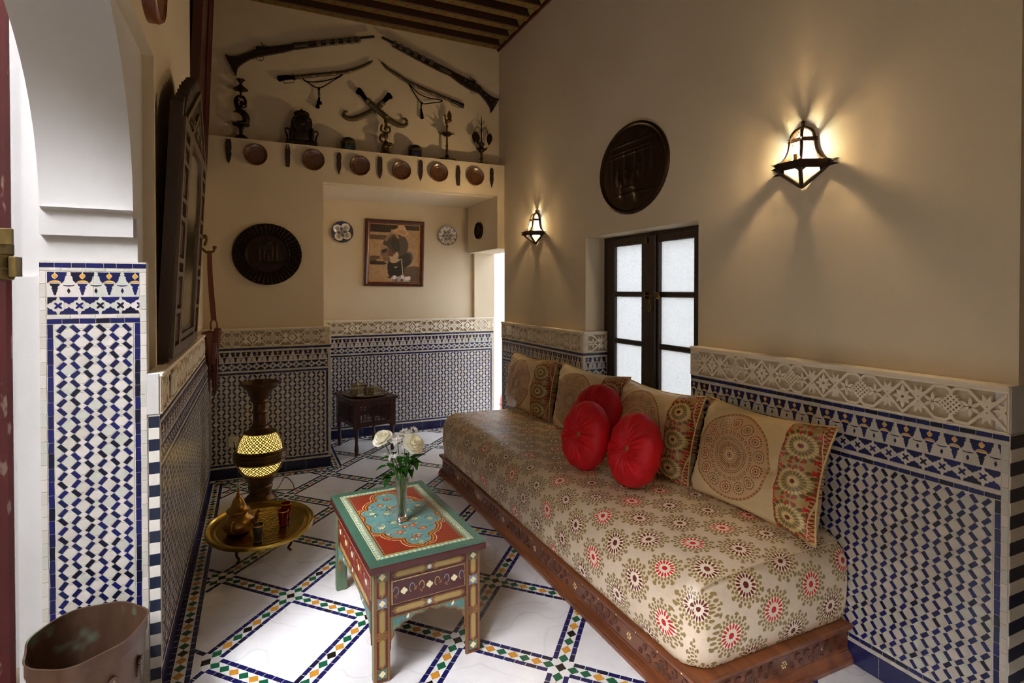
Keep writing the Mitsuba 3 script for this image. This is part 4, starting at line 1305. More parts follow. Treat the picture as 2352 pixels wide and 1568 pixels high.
def lantern(y, z, lab, mirror=1):
    k = num('wall_lantern'); tag(k, lab, 'wall lamp', 'pierced lanterns on the right wall')
    M = frame((XRP - .002, y, z), (0, -1, 0), (0, 0, 1), (-1, 0, 0)) @ np.array([[1, 0, 0, 0], [0, 0, 1, 0], [0, 1, 0, 0], [0, 0, 0, 1.]])   # local: x right, y out, z up
    P = lambda m: placed(m, M)
    A = [0, PI / 3, 2 * PI / 3, PI]
    bars = []
    for a in A:
        bars.append(tube([hexpt(r, zz, a) + [0, .004, 0] for r, zz in spline(np.array(BELL), 4)], .0078, 6))
        bars.append(tube([hexpt(r, zz, a) + [0, .004, 0] for r, zz in spline(np.array(DOME), 4)], .0065, 6))
    obj(f'{k}__ribs', P(cat(bars)), 'lantern_iron', True)
    for i in range(3):
        mid = i == 1
        obj(f'{k}__pierced_panel', P(pierced_face(BELL, A[i], A[i + 1], .41, .0125, (lambda u, v: .15 < v < .8 and abs(u - .5) < .42) if mid else None)), 'filigree')
        obj(f'{k}__pierced_panel', P(pierced_face(DOME, A[i], A[i + 1], .41, .012)), 'filigree')
    col, rim = [], []
    for i in range(3):
        a, b = A[i], A[i + 1]
        for (rr, z0, z1, out, sink) in ((.059, .100, .117, col, 0), (.118, -.026, .008, rim, .006)):
            q = [hexpt(rr, z0, a), hexpt(rr, z0, b), hexpt(rr + sink, z1, b), hexpt(rr + sink, z1, a)]
            w = [p * (.95, .95, 1) for p in q]
            out.append(trimesh.convex.convex_hull(np.array(q + w)))
    for a in A:     # spiked corners
        for rr, z0, L, H, out in ((.058, .108, .014, .018, col), (.116, -.008, .050, .030, rim)):
            d = hexpt(1, 0, a) if rr < .1 or a in (0, PI) else hexpt(.5, 0, a)
            o0 = hexpt(rr, z0, a)
            up = np.array([0, 0, 1.]); sd = np.cross(d, up)
            for s in (1, -1):
                out.append(trimesh.convex.convex_hull(np.array([o0 + up * H / 2 * s * .1, o0 + up * H / 2 * s, o0 + sd * .006, o0 - sd * .006, o0 + d * L + up * s * H * .42, o0 + d * L * .4 + up * s * H * .05])))
    obj(f'{k}__collar', P(cat(col)), 'lantern_iron'); obj(f'{k}__rim', P(cat(rim)), 'lantern_iron')
    obj(f'{k}__finial', P(mv(cat([tube([[0, 0, .164], [0, 0, .200]], .0042, 6), mv(trimesh.creation.icosphere(1, .008), (0, 0, .184)), tube([[-.010, 0, .193], [.010, 0, .193]], .003, 6)]), (0, .006, 0))), 'lantern_iron')
    apex = np.array([0, .012, -.092])
    obj(f'{k}__lower_ribs', P(cat([tube([hexpt(.115, -.018, a), apex + hexpt(.006, 0, a)], .0085, 6) for a in A] + [mv(trimesh.creation.icosphere(1, .011), apex)])), 'lantern_iron')
    for i in range(3):
        q = np.array([hexpt(.112, -.018, A[i]), hexpt(.112, -.018, A[i + 1]), apex + hexpt(.004, 0, A[i + 1]), apex + hexpt(.004, 0, A[i])])
        obj(f'{k}__glass_panel', P(trimesh.Trimesh(q, [[0, 1, 2], [0, 2, 3]], process=False)), 'clear_pane')
        # little arched corners of metal over the glass
        c0, c1 = q[0] * .75 + q[3] * .25, q[1] * .75 + q[2] * .25
        m0 = (q[0] + q[1]) / 2
        nrm = np.cross(q[1] - q[0], q[3] - q[0]); nrm /= np.linalg.norm(nrm); nrm *= np.sign(nrm @ hexpt(1, 0, (A[i] + A[i + 1]) / 2))
        for a_, b_, c_ in ((q[0], q[0] * .7 + q[1] * .3, q[0] * .72 + q[3] * .28), (q[1], q[1] * .7 + q[0] * .3, q[1] * .72 + q[2] * .28)):
            obj(f'{k}__corner_plate', P(trimesh.Trimesh(np.array([a_, b_, c_]) + nrm * .0015, [[0, 1, 2]], process=False)), 'lantern_iron')
    kk = obj(f'{k}__bulb', P(mv(trimesh.creation.icosphere(2, .015), (0, .052, .066), s=(1, 1, 1.3))), 'milk_glass', True)
    scene[kk]['emitter'] = {'type': 'area', 'radiance': {'type': 'rgb', 'value': [LAMP, LAMP * .70, LAMP * .38]}}
    obj(f'{k}__lamp_holder', P(tube([[0, .052, .016], [0, .052, .046]], .010, 10)), 'brass_dark')


lantern(1.690, 2.052, 'large lit pierced brass wall lantern nearest the camera, high on the right wall')
lantern(4.262, 1.995, 'lit pierced wall lantern left of the window, the farther of the two')

# ------------------------------------------------------------------ round metal platters


def platter(name, M, rx, ry, height, m, n=180, nr=70, part='face'):
    """an embossed dish: height(r, th, x, y) in metres over the unit disc"""
    r, th = np.meshgrid(np.linspace(0.004, 1, nr), np.arange(n) * 2 * PI / n, indexing='ij')
    x, y = r * np.cos(th) * rx, r * np.sin(th) * ry
    z = height(r, th, x, y)
    v = np.stack([x, y, z], -1).reshape(-1, 3)
    v = np.vstack([v, np.c_[v[-n:, :2], np.full(n, .0)]])
    i, j = np.meshgrid(np.arange(nr), np.arange(n), indexing='ij')
    q = np.stack([i * n + j, (i + 1) * n + j, (i + 1) * n + (j + 1) % n, i * n + (j + 1) % n], -1).reshape(-1, 4)
    f = np.vstack([q[:, [0, 1, 2]], q[:, [0, 2, 3]], np.stack([np.arange(n), (np.arange(n) + 1) % n, np.full(n, nr * n + n)], 1) * 0])
    return obj(f'{name}__{part}', placed(trimesh.Trimesh(v, f[:-n], process=False), M), m, True)


mat('dark_bronze', (.20, .135, .085), .42, metallic=.75)
mat('dark_copper', (.16, .105, .075), .5, metallic=.7)
RWM = lambda y, z, off=0.: frame((XRP - off, y, z), (0, -1, 0), (0, 0, 1), (-1, 0, 0))
BWM = lambda x, z, y=YBP: frame((x, y, z), (1, 0, 0), (0, 0, 1), (0, -1, 0))
LWM = lambda y, z, x=XLP + .002: frame((x, y, z), (0, 1, 0), (0, 0, 1), (1, 0, 0))
CURVE = lambda r, d, lip: d * (1 - r**6) * 0 + .008 + lip * np.exp(-((r - .965) / .022) ** 2)


def gauss(x, y, cx, cy, sx, sy, a=0):
    u, v = (x - cx) * math.cos(a) + (y - cy) * math.sin(a), -(x - cx) * math.sin(a) + (y - cy) * math.cos(a)
    return np.exp(-(u / sx) ** 2 - (v / sy) ** 2)


def tavern(r, th, x, y):
    h = .012 + .008 * np.exp(-((r - .96) / .025) ** 2) - .004 * np.exp(-((r - .90) / .02) ** 2)
    e = 0
    for z in (.10, .125, .17, -.16): e = e + gauss(x, y, 0, z, .26, .006)           # beams and floor
    for c in (-.20, -.06, .05, .13, .21): e = e + gauss(x, y, c, .03, .010, .10)    # posts
    for c, d in ((-.13, -.05), (-.04, -.06), (.03, -.09), (.09, -.04), (-.09, -.14), (.06, -.16)):   # seated figures
        e = e + 1.5 * gauss(x, y, c, d, .028, .045) + 1.2 * gauss(x, y, c, d + .055, .015, .016)
    e = e + 1.2 * gauss(x, y, 0, -.12, .07, .012) + .5 * (meshkit.fbm(np.stack([x * 34, y * 34, x * 0], -1), 3) - .5)
    return h + .007 * np.clip(e, -.5, 2) * (r < .9)


k = num('wall_platter'); tag(k, 'large dark oval embossed bronze platter high on the right wall above the window', 'platter')
platter(k, RWM(2.926, 2.286), .357, .294, tavern, 'dark_bronze', 200, 90)


def fluted(r, th, x, y):
    h = .020 - .010 * (r < .62) + .008 * np.exp(-((r - .62) / .02) ** 2) + .006 * np.exp(-((r - .985) / .012) ** 2)
    h = h + .007 * np.sin(th * 46 + 1.2 * np.sin(th * 5)) * (r > .66) * (r < .97) + .003 * np.sin(r * 70 + th * 23) * (r > .66)
    e = 0
    for c in (-.065, -.03, .03, .065): e = e + gauss(x, y, c, .0, .010, .06)
    e = e + gauss(x, y, 0, -.07, .12, .008) + gauss(x, y, 0, .072, .05, .02) + gauss(x, y, 0, .10, .02, .02) + gauss(x, y, 0, -.02, .014, .035) + .6 * (meshkit.fbm(np.stack([x * 50, y * 50, x * 0], -1), 3) - .5)
    return h + .008 * e * (r < .58)


k = num('wall_platter'); tag(k, 'round dark fluted metal platter on the back wall behind the floor lamp', 'platter')
platter(k, BWM(.094, 1.791), .262, .250, fluted, 'dark_copper', 276, 70)
k = num('wall_platter'); tag(k, 'small dark round platter over the doorway at the far end', 'platter')
platter(k, frame((2.144, 5.42, 2.122), (0, -1, 0), (0, 0, 1), (-1, 0, 0)), .098, .086, fluted, 'dark_copper', 92, 40)
k = num('wall_platter'); tag(k, 'brown wooden disc cut off by the top edge of the photo beside the arch', 'platter')
platter(k, LWM(2.50, 2.745), .20, .215, lambda r, th, x, y: .05 + .015 * np.exp(-((r - .95) / .04) ** 2) - .02 * r**4, 'sofa_wood', 72, 24)

# terracotta plates and carved spoons along the shelf front
mat('terracotta', (.32, .185, .085), .25, clearcoat=.7, clearcoat_gloss=.95)
mat('spoon_wood', wood_fn((.13, .07, .05), (.20, .11, .07), 2, 30), .5)


def dish(r, th, x, y): return .012 + .016 * np.clip((r - .58) / .42, 0, 1) ** 1.2 + .004 * np.exp(-((r - .62) / .03) ** 2) + .003 * np.exp(-((r - .98) / .02) ** 2)


ORD = ['first', 'second', 'third', 'fourth', 'fifth', 'sixth', 'seventh']
for i, (x, z, r) in enumerate(((.011, 2.594, .086), (.452, 2.595, .088), (.835, 2.582, .085), (1.200, 2.574, .084), (1.551, 2.586, .084), (1.911, 2.580, .084))):
    k = num('terracotta_plate'); tag(k, f'glazed brown terracotta plate on the shelf front, {ORD[i]} plate from the left', 'plate', 'terracotta plates on the shelf front')
    platter(k, BWM(x, z), r, r, dish, 'terracotta', 48, 20, 'body')
    obj(f'{k}__rim_line', placed(lathe([(r * .60, .0185), (r * .62, .0195), (r * .64, .0185)], 40), BWM(x, z)), 'terracotta', True)
SPOON = [[(0, -.095), (.014, -.062), (.021, -.02), (.017, .0), (.021, .03), (.020, .07), (.014, .095), (.008, .094), (.006, .08), (.003, .094), (-.003, .094), (-.006, .08), (-.008, .094), (-.014, .095), (-.020, .07), (-.022, .02), (-.018, -.02), (-.014, -.062)],
         [(0, -.092), (.012, -.092), (.018, -.04), (.016, -.01), (.020, .02), (.018, .05), (.008, .096), (.003, .05), (-.003, .05), (-.008, .096), (-.018, .05), (-.020, .0), (-.017, -.04), (-.012, -.088)],
         [(0, -.092), (.004, -.075), (.014, -.045), (.018, -.01), (.015, .02), (.019, .05), (.014, .086), (0, .094), (-.014, .086), (-.019, .05), (-.015, .02), (-.019, -.01), (-.014, -.045), (-.004, -.075)]]
for i, (x, z, kind) in enumerate(((-.186, 2.603, 0), (.251, 2.611, 1), (.660, 2.586, 2), (1.009, 2.583, 0), (1.380, 2.592, 2), (1.741, 2.576, 1), (2.083, 2.583, 2))):
    k = num('carved_fork'); tag(k, f'dark carved wooden fork hanging on the shelf front, {ORD[i]} from the left', 'carved fork', 'carved wooden forks between the plates')
    g = Polygon(SPOON[kind]).buffer(.001)
    obj(f'{k}__blade', placed(ext(g, .012), BWM(x, z)), 'spoon_wood')
    for zz in (-.045, -.02, .012, .04): obj(f'{k}__carved_notch', placed(ext(sbox(-.013, zz - .002, .013, zz + .002), .0145), BWM(x, z)), 'spoon_wood')

# blue and white plates
scene['glazed_print'] = {'type': 'twosided', 'bsdf': {'type': 'principled', 'base_color': {'type': 'mesh_attribute', 'name': 'vertex_color'}, 'roughness': .12, 'specular': .6, 'clearcoat': .6, 'clearcoat_gloss': .95}}


def print_plate(name, M, R, painter, rot=0.):
    nr, n = 56, 150
    r, th = np.meshgrid(np.linspace(0.002, 1, nr), np.arange(n) * 2 * PI / n, indexing='ij')
    x, y = (r * np.cos(th)).ravel(), (r * np.sin(th)).ravel()
    z = (.006 + .022 * np.clip((r - .45) / .55, 0, 1) ** 1.5).ravel()
    C = np.tile(np.array(lin((.88, .85, .79))), (len(x), 1))
    c, s = math.cos(rot), math.sin(rot)
    painter(C, x * c + y * s, -x * s + y * c)
    i, j = np.meshgrid(np.arange(nr - 1), np.arange(n), indexing='ij')
    q = np.stack([i * n + j, (i + 1) * n + j, (i + 1) * n + (j + 1) % n, i * n + (j + 1) % n], -1).reshape(-1, 4)
    v = np.c_[x * R, y * R, z]
    obj(f'{name}__dish', (v @ M[:3, :3].T + M[:3, 3], q), 'glazed_print', True, color=C)
    obj(f'{name}__rim', placed(lathe([(R * .97, 0), (R, .026), (R * 1.012, .0275), (R * 1.005, .022), (R * .98, 0)], 60), M), 'base_blue', True)


INK = (.10, .11, .22)


def owls(C, x, y):
    r = np.hypot(x, y); paint(C, r > -1, (.13, .14, .27))
    paint(C, (np.sin(x * 60) * np.sin(y * 60) > .3), (.30, .31, .42), .6)
    for k in range(4):
        a = PI / 4 + k * PI / 2; cx, cy = .52 * math.cos(a), .52 * math.sin(a)
        d = np.hypot(x - cx, y - cy); paint(C, d < .40, (.90, .87, .80))
        paint(C, np.abs(d - .41) < .018, INK)
        paint(C, d < .25, INK); paint(C, d < .215, (.90, .87, .80)); paint(C, d < .15, (.16, .17, .30)); paint(C, np.abs(d - .07) < .018, (.8, .8, .78)); paint(C, d < .025, (.8, .8, .78))
    for k in range(4):
        a = k * PI / 2
        u, v = x * math.cos(a) + y * math.sin(a), -x * math.sin(a) + y * math.cos(a)
        e = np.abs(v) / .19 + np.abs(u - .27) / .29
        paint(C, e < 1.05, INK); paint(C, np.abs(e - .86) < .06, (.88, .85, .78)); paint(C, e < .55, (.45, .44, .48)); paint(C, e < .3, INK)
    paint(C, r > .97, INK)


def star_plate(C, x, y):
    r, th = np.hypot(x, y), np.arctan2(y, x)
    st = .58 + .10 * np.cos(6 * th)
    paint(C, r < st, INK); paint(C, r < st - .05, (.86, .83, .76)); paint(C, (r < st - .05) & (np.sin(x * 34) * np.sin(y * 34) > .15), (.22, .22, .28))
    for k in range(7):
        cx, cy = (0, 0) if k == 6 else (.36 * math.cos(k * PI / 3), .36 * math.sin(k * PI / 3))
        d = np.hypot(x - cx, y - cy); paint(C, d < .135, INK); paint(C, d < .09, (.55, .53, .5)); paint(C, d < .04, INK)
    for k in range(6):
        a = k * PI / 3 + PI / 6
        d = np.hypot(x - .78 * math.cos(a), y - .78 * math.sin(a)); paint(C, d < .15, INK); paint(C, d < .11, (.80, .77, .70)); paint(C, d < .07, (.3, .3, .34)); paint(C, d < .03, (.85, .82, .75))
        a += PI / 6
        d = np.hypot(x - .85 * math.cos(a), y - .85 * math.sin(a)); paint(C, np.abs(d - .10) < .025, INK)
    paint(C, np.abs(r - .94) < .03, INK)


k = num('painted_plate'); tag(k, 'blue and white plate with four ringed circles left of the framed picture', 'plate', 'blue and white plates on the wall')
print_plate(k, BWM(.803, 2.086, YR + .048), .107, owls, .18)
k = num('painted_plate'); tag(k, 'white plate with a dark star pattern right of the framed picture', 'plate', 'blue and white plates on the wall')
print_plate(k, BWM(1.918, 2.096, YR + .048), .108, star_plate, .1)
k = num('painted_plate'); tag(k, 'painted plate seen edge on behind the carved mirror on the left wall', 'plate', 'blue and white plates on the wall')
print_plate(k, LWM(4.50, 2.235), .120, star_plate, .3)

# ------------------------------------------------------------------ framed photograph
mat('mahogany', wood_fn((.22, .07, .05), (.33, .12, .08), 2, 26), .28, clearcoat=.6)
mat('gilt', (.72, .52, .22), .35, metallic=.6)
F_ = num('framed_picture'); tag(F_, 'sepia photograph of a man pouring tea in a mahogany frame in the alcove', 'picture')
FM = frame((1.338, YR + .045, 1.886), (1, 0, -.008), (.02, 0, 1), (0, -1, 0))
FW_, FH_ = .312, .349
o_ = Polygon([(-FW_, -FH_), (FW_, -FH_), (FW_, FH_), (-FW_, FH_)])


def frame_ring(w, h, prof_):
    """mitred moulding: profile of (inset, height)"""
    v, f = [], []
    for i, z in prof_: v += [(-w + i, -h + i, z), (w - i, -h + i, z), (w - i, h - i, z), (-w + i, h - i, z)]
    for k in range(len(prof_) - 1):
        for a in range(4):
            b = (a + 1) % 4; f += [(4 * k + a, 4 * k + b, 4 * k + 4 + b), (4 * k + a, 4 * k + 4 + b, 4 * k + 4 + a)]
    return trimesh.Trimesh(np.array(v, float), np.array(f), process=False)


obj(f'{F_}__frame', placed(frame_ring(FW_, FH_, [(0, 0), (0, .020), (.006, .028), (.018, .030), (.030, .022), (.040, .020), (.046, .014), (.046, .004)]), FM), 'mahogany')
obj(f'{F_}__gilt_slip', placed(frame_ring(FW_ - .045, FH_ - .045, [(0, .004), (0, .013), (.005, .013), (.007, .006)]), FM), 'gilt')


def tea_photo():
    w, h = FW_ - .050, FH_ - .050
    x, y, q = grid_mesh(w, h, 170, 200)
    s, t = (x / w + 1) / 2, (1 - y / h) / 2          # 0..1 from the left, from the top
    n = meshkit.fbm(np.c_[s * 22, t * 22, s * 0], 4)
    C = np.tile(np.array(lin((.66, .53, .39))), (len(x), 1)) * (.75 + .5 * n)[:, None]
    P = shapely.points(s, t)
    def area(pts, col, a=1., sm=5): paint(C, shapely.contains(Polygon(spline(np.array(pts + pts[:1], float), sm)), P), col, a)
    def stroke(pts, wd, col, a=1.): paint(C, shapely.distance(LineString(pts), P) < wd, col, a)
    paint(C, (t < .085) | ((t < .14) & (s < .42)), (.16, .10, .08)); paint(C, (t > .19) & (t < .27) & (s < .33), (.27, .20, .16), .9)
    area([(.0, .57), (.10, .55), (.30, .58), (.30, .64), (0, .65)], (.30, .20, .14), .9); area([(0, .64), (.30, .64), (.31, .70), (0, .70)], (.17, .10, .08)); area([(.14, .61), (.26, .60), (.30, .64), (.14, .64)], (.66, .52, .38))
    area([(.60, .78), (.75, .74), (1, .74), (1, 1.0), (.66, 1.0)], (.30, .23, .19), .9)
    dark, mid = (.17, .14, .13), (.26, .22, .19)
    area([(.36, .60), (.60, .58), (.66, .70), (.70, .82), (.60, .90), (.40, .90), (.36, .78)], (.10, .08, .08))                       # legs
    area([(.58, .50), (.74, .46), (.86, .52), (.86, .62), (.80, .70), (.66, .76), (.58, .64)], (.14, .12, .12)); area([(.66, .50), (.80, .46), (.88, .56), (.84, .63), (.83, .52), (.76, .49)], (.38, .32, .27))
    area([(.43, .15), (.58, .20), (.70, .21), (.77, .33), (.75, .46), (.66, .53), (.54, .56), (.40, .45), (.32, .38), (.26, .33), (.33, .22)], mid); area([(.47, .20), (.56, .25), (.60, .40), (.56, .50), (.46, .42), (.42, .30)], dark)
    area([(.28, .26), (.38, .17), (.47, .15), (.40, .22), (.32, .30)], (.55, .44, .33), .8)
    area([(.25, .36), (.34, .38), (.40, .50), (.38, .66), (.30, .66), (.20, .56)], (.62, .49, .36)); area([(.22, .46), (.32, .42), (.34, .48), (.25, .50)], dark)
    for a in range(6): stroke([(.22 + a * .025, .50), (.30 + a * .022, .64)], .006, (.30, .21, .15))
    area([(.40, .56), (.48, .54), (.58, .60), (.54, .66), (.42, .66)], (.72, .61, .48)); area([(.50, .50), (.55, .47), (.58, .55), (.50, .56)], (.74, .62, .5))       # teapot
    stroke([(.56, .64), (.61, .60), (.64, .60), (.655, .72), (.67, .86)], .007, (.82, .74, .62))
    area([(.33, .42), (.40, .43), (.47, .53), (.44, .56), (.36, .53)], (.46, .28, .20)); [stroke([(.37 + a * .02, .46), (.40 + a * .022, .55)], .004, (.25, .14, .10)) for a in range(4)]
    area([(.53, .16), (.62, .18), (.64, .22), (.58, .25), (.54, .22)], (.36, .22, .16))                                            # face in shadow
    area([(.44, .10), (.55, .05), (.56, .01), (.68, .01), (.74, .10), (.78, .15), (.70, .19), (.62, .17), (.56, .16), (.50, .13)], (.78, .63, .47))    # head cloth
    area([(.56, .08), (.66, .09), (.73, .12), (.70, .165), (.62, .155), (.56, .12)], (.64, .48, .34), .8); area([(.48, .13), (.54, .14), (.58, .24), (.53, .22)], (.70, .56, .42))
    for a in range(3): stroke([(.49 + a * .03, .14), (.53 + a * .02, .23)], .003, (.4, .28, .2))
    stroke([(.50, .75), (.55, .74)], .008, (.74, .70, .68)); area([(.35, .92), (.44, .90), (.42, .94)], dark)
    area([(.41, 1.0), (.46, .93), (.60, .91), (.74, .93), (.80, 1.0)], (.62, .64, .66)); area([(.44, 1.0), (.47, .95), (.56, .93), (.52, 1.0)], (.42, .45, .50), .8)
    for a, b in ((.66, .91), (.74, .94), (.79, .93), (.50, .92)): area([(a - .03, b - .03), (a + .03, b - .025), (a + .035, b + .03), (a - .025, b + .03)], (.86, .81, .78))
    for a in (.535, .65): area([(a - .022, .955), (a + .022, .955), (a + .02, .998), (a - .02, .998)], (.52, .26, .13))
    return np.c_[x, y, np.full(len(x), .006)], q, C


v, q, C = tea_photo()
obj(f'{F_}__photograph', (v @ FM[:3, :3].T + FM[:3, 3], q), 'vertex_paint', color=np.clip(C, 0, 1))

# ------------------------------------------------------------------ weapons on the upper wall (outlines in metres: x, z)
mat('gun_wood', wood_fn((.09, .05, .04), (.15, .085, .06), 0, 20), .4)
mat('gun_barrel', (.15, .13, .12), .4, metallic=.7)
mat('silver_band', (.44, .40, .34), .4, metallic=.6)
mat('cord_black', (.035, .03, .03), .8)
mat('scabbard', (.34, .29, .20), .45, metallic=.5)
mat('bone_disc', (.42, .38, .32), .5)
UW = frame((0, YU - .002, 0), (1, 0, 0), (0, 0, 1), (0, -1, 0))
up = lambda m, d=0.: placed(mv(m, (0, 0, d)) if d else m, UW)
on_wall = lambda pts, d: [(x, YU - d, z) for x, z in pts]
GUN1 = [(-.211, 3.407), (-.178, 3.398), (-.127, 3.407), (-.09, 3.424), (-.038, 3.452), (.014, 3.489), (.057, 3.514), (.1, 3.523), (.208, 3.555), (.308, 3.586), (.42, 3.617), (.664, 3.692), (.857, 3.738), (.857, 3.713), (.664, 3.658), (.42, 3.579), (.307, 3.542), (.219, 3.501), (.099, 3.459), (.025, 3.431), (-.028, 3.402), (-.08, 3.361), (-.117, 3.321), (-.127, 3.284), (-.132, 3.244), (-.168, 3.312)]
GUN2 = [(1.154, 3.755), (1.377, 3.694), (1.616, 3.62), (1.735, 3.587), (1.835, 3.556), (1.936, 3.525), (2.003, 3.494), (2.04, 3.458), (2.107, 3.42), (2.167, 3.398), (2.212, 3.401), (2.175, 3.333), (2.129, 3.254), (2.114, 3.311), (2.069, 3.366), (2.003, 3.425), (1.958, 3.439), (1.893, 3.453), (1.792, 3.498), (1.707, 3.549), (1.602, 3.575), (1.377, 3.648), (1.148, 3.729)]
for out, b0, b1, r0, r1, tg, ham, discs, lab in (
        (GUN1, (.308, 3.580), (.982, 3.774), (.31, 3.564), (.857, 3.719), (.046, 3.426), (.068, 3.525), [], 'antique long musket with plain flared butt, left of two on the upper wall'),
        (GUN2, (1.721, 3.580), (1.050, 3.782), (1.707, 3.562), (1.154, 3.742), (1.94, 3.433), (1.91, 3.540), [(1.853, 3.524), (1.904, 3.509), (1.962, 3.484), (2.017, 3.448), (2.069, 3.415), (2.122, 3.377), (2.175, 3.368), (2.156, 3.334)], 'antique long musket with bone discs in its butt, right of two')):
    k = num('musket'); tag(k, lab, 'gun', 'muskets on the upper wall')
    obj(f'{k}__stock', up(ext(Polygon(out).buffer(0), .032), .004), 'gun_wood')
    obj(f'{k}__barrel', tube(on_wall([b0, b1], .040), .0115, 10), 'gun_barrel', True)
    a, b = np.array(r0), np.array(r1); d = (b - a) / np.linalg.norm(b - a); w = np.array([-d[1], d[0]]) * (1 if d[0] > 0 else -1)
    for t, L in ((.10, .12), (.36, .035), (.50, .035), (.63, .035), (.76, .035), (.88, .035), (.98, .03)):
        c = a + (b - a) * t
        g = Polygon([c - d * L / 2 - w * .012, c + d * L / 2 - w * .012, c + d * L / 2 + w * .0285, c - d * L / 2 + w * .0285])
        obj(f'{k}__silver_band', up(ext(g, .0515 if L < .1 else .036), .002), 'silver_band')
    t = np.linspace(0, 2 * PI, 18)
    obj(f'{k}__trigger_guard', cat([tube(on_wall([(tg[0] + .030 * math.cos(x), tg[1] + .020 * math.sin(x)) for x in t], .02), .0022, 6), tube(on_wall([(tg[0], tg[1] + .02), (tg[0] + .004, tg[1] - .012)], .02), .0018, 6)]), 'gun_barrel', True)
    obj(f'{k}__lock', cat([tube(on_wall(spline([ham, (ham[0] - .006, ham[1] + .018), (ham[0] - .012, ham[1] + .028)], 4), .036), .0035, 6), tube(on_wall([(ham[0] - .005, ham[1] + .006), (ham[0] + .035, ham[1] + .004)], .036), .0035, 6), placed(ext(Polygon([(ham[0] - .05, ham[1] - .012), (ham[0] + .05, ham[1] - .004), (ham[0] + .05, ham[1] - .024), (ham[0] - .04, ham[1] - .036)]), .040), UW)]), 'gun_barrel', 30)
    for x, z in discs: obj(f'{k}__bone_disc', up(ext(Point(x, z).buffer(.0085, 8).difference(Point(x, z).buffer(.0045, 6)), .0375)), 'bone_disc')

for spine, grip, guard, cord, tas, lab in (
        ([(.974, 3.566), (.906, 3.515), (.82, 3.463), (.711, 3.417), (.546, 3.372), (.396, 3.332), (.318, 3.311)], [(.318, 3.308), (.262, 3.302), (.207, 3.284), (.18, 3.274)], [(.318, 3.293), (.309, 3.265), (.234, 3.247), (.223, 3.263)], [(.382, 3.309), (.408, 3.289), (.516, 3.303), (.633, 3.349), (.711, 3.396), (.627, 3.33), (.51, 3.248), (.408, 3.288), (.382, 3.309)], [(.51, 3.245), (.513, 3.166), (.497, 3.075)], 'curved sabre in its scabbard with a black tasselled cord, left of the two'),
        ([(1.052, 3.567), (1.102, 3.52), (1.179, 3.482), (1.284, 3.431), (1.444, 3.381), (1.615, 3.338), (1.713, 3.315)], [(1.713, 3.315), (1.784, 3.298), (1.82, 3.283), (1.845, 3.279)], [(1.706, 3.291), (1.72, 3.276), (1.792, 3.255), (1.813, 3.269)], [(1.297, 3.411), (1.39, 3.334), (1.498, 3.304), (1.615, 3.304), (1.608, 3.287), (1.512, 3.26), (1.423, 3.247), (1.35, 3.334), (1.297, 3.411)], [(1.423, 3.247), (1.417, 3.194), (1.428, 3.105)], 'curved sabre in its scabbard with a black tasselled cord, right of the two')):
    k = num('sabre'); tag(k, lab, 'sword', 'sabres on the upper wall')
    sp = spline(np.array(spine), 5)
    wd = np.interp(np.linspace(0, 1, len(sp)), [0, .08, .4, 1], [.004, .013, .017, .018])
    obj(f'{k}__scabbard', tube(on_wall(sp, .020), wd, 10, .5 * 0 + .55), 'scabbard', True)
    for t in (.45, .62, .78, .95):
        i = int(t * (len(sp) - 1)); obj(f'{k}__scabbard_band', tube(on_wall([sp[i - 1], (sp[i - 1] + sp[i]) / 2 if False else sp[i]], .020), wd[i] + .0025, 10, .62), 'silver_band', True)
    gp = spline(np.array(grip), 5)
    obj(f'{k}__grip', tube(on_wall(gp, .020), np.interp(np.linspace(0, 1, len(gp)), [0, .3, .8, .95, 1], [.016, .019, .024, .022, .006]), 10, .7), 'cord_black' if k == 'sabre' else 'gun_wood', True)
    obj(f'{k}__guard', tube(on_wall(guard, .020), .003, 6), 'scabbard', True)
    obj(f'{k}__quillon', tube(on_wall([(spine[-1][0] - .012, spine[-1][1] + .028), (spine[-1][0], spine[-1][1]), (spine[-1][0] + .004, spine[-1][1] - .02)], .020), .0035, 6), 'scabbard', True)
    obj(f'{k}__cord', tube(on_wall(spline(np.array(cord), 5), .026), .0042, 6), 'cord_black', True)
    t0 = np.array(tas[0])
    obj(f'{k}__tassel', cat([tube(on_wall(spline(np.array(tas), 4) + (dx, 0), .026), .0035, 6) for dx in (-.006, .004)] + [mv(trimesh.creation.icosphere(1, .012), (t0[0], YU - .026, t0[1])), tube(on_wall([tas[1], tas[2]], .026), [.007, .017], 8), tube(on_wall([(tas[1][0] + .008, tas[1][1] - .03), (tas[1][0] + .014, tas[1][1] - .055)], .024), [.006, .011], 8)]), 'cord_black', True)

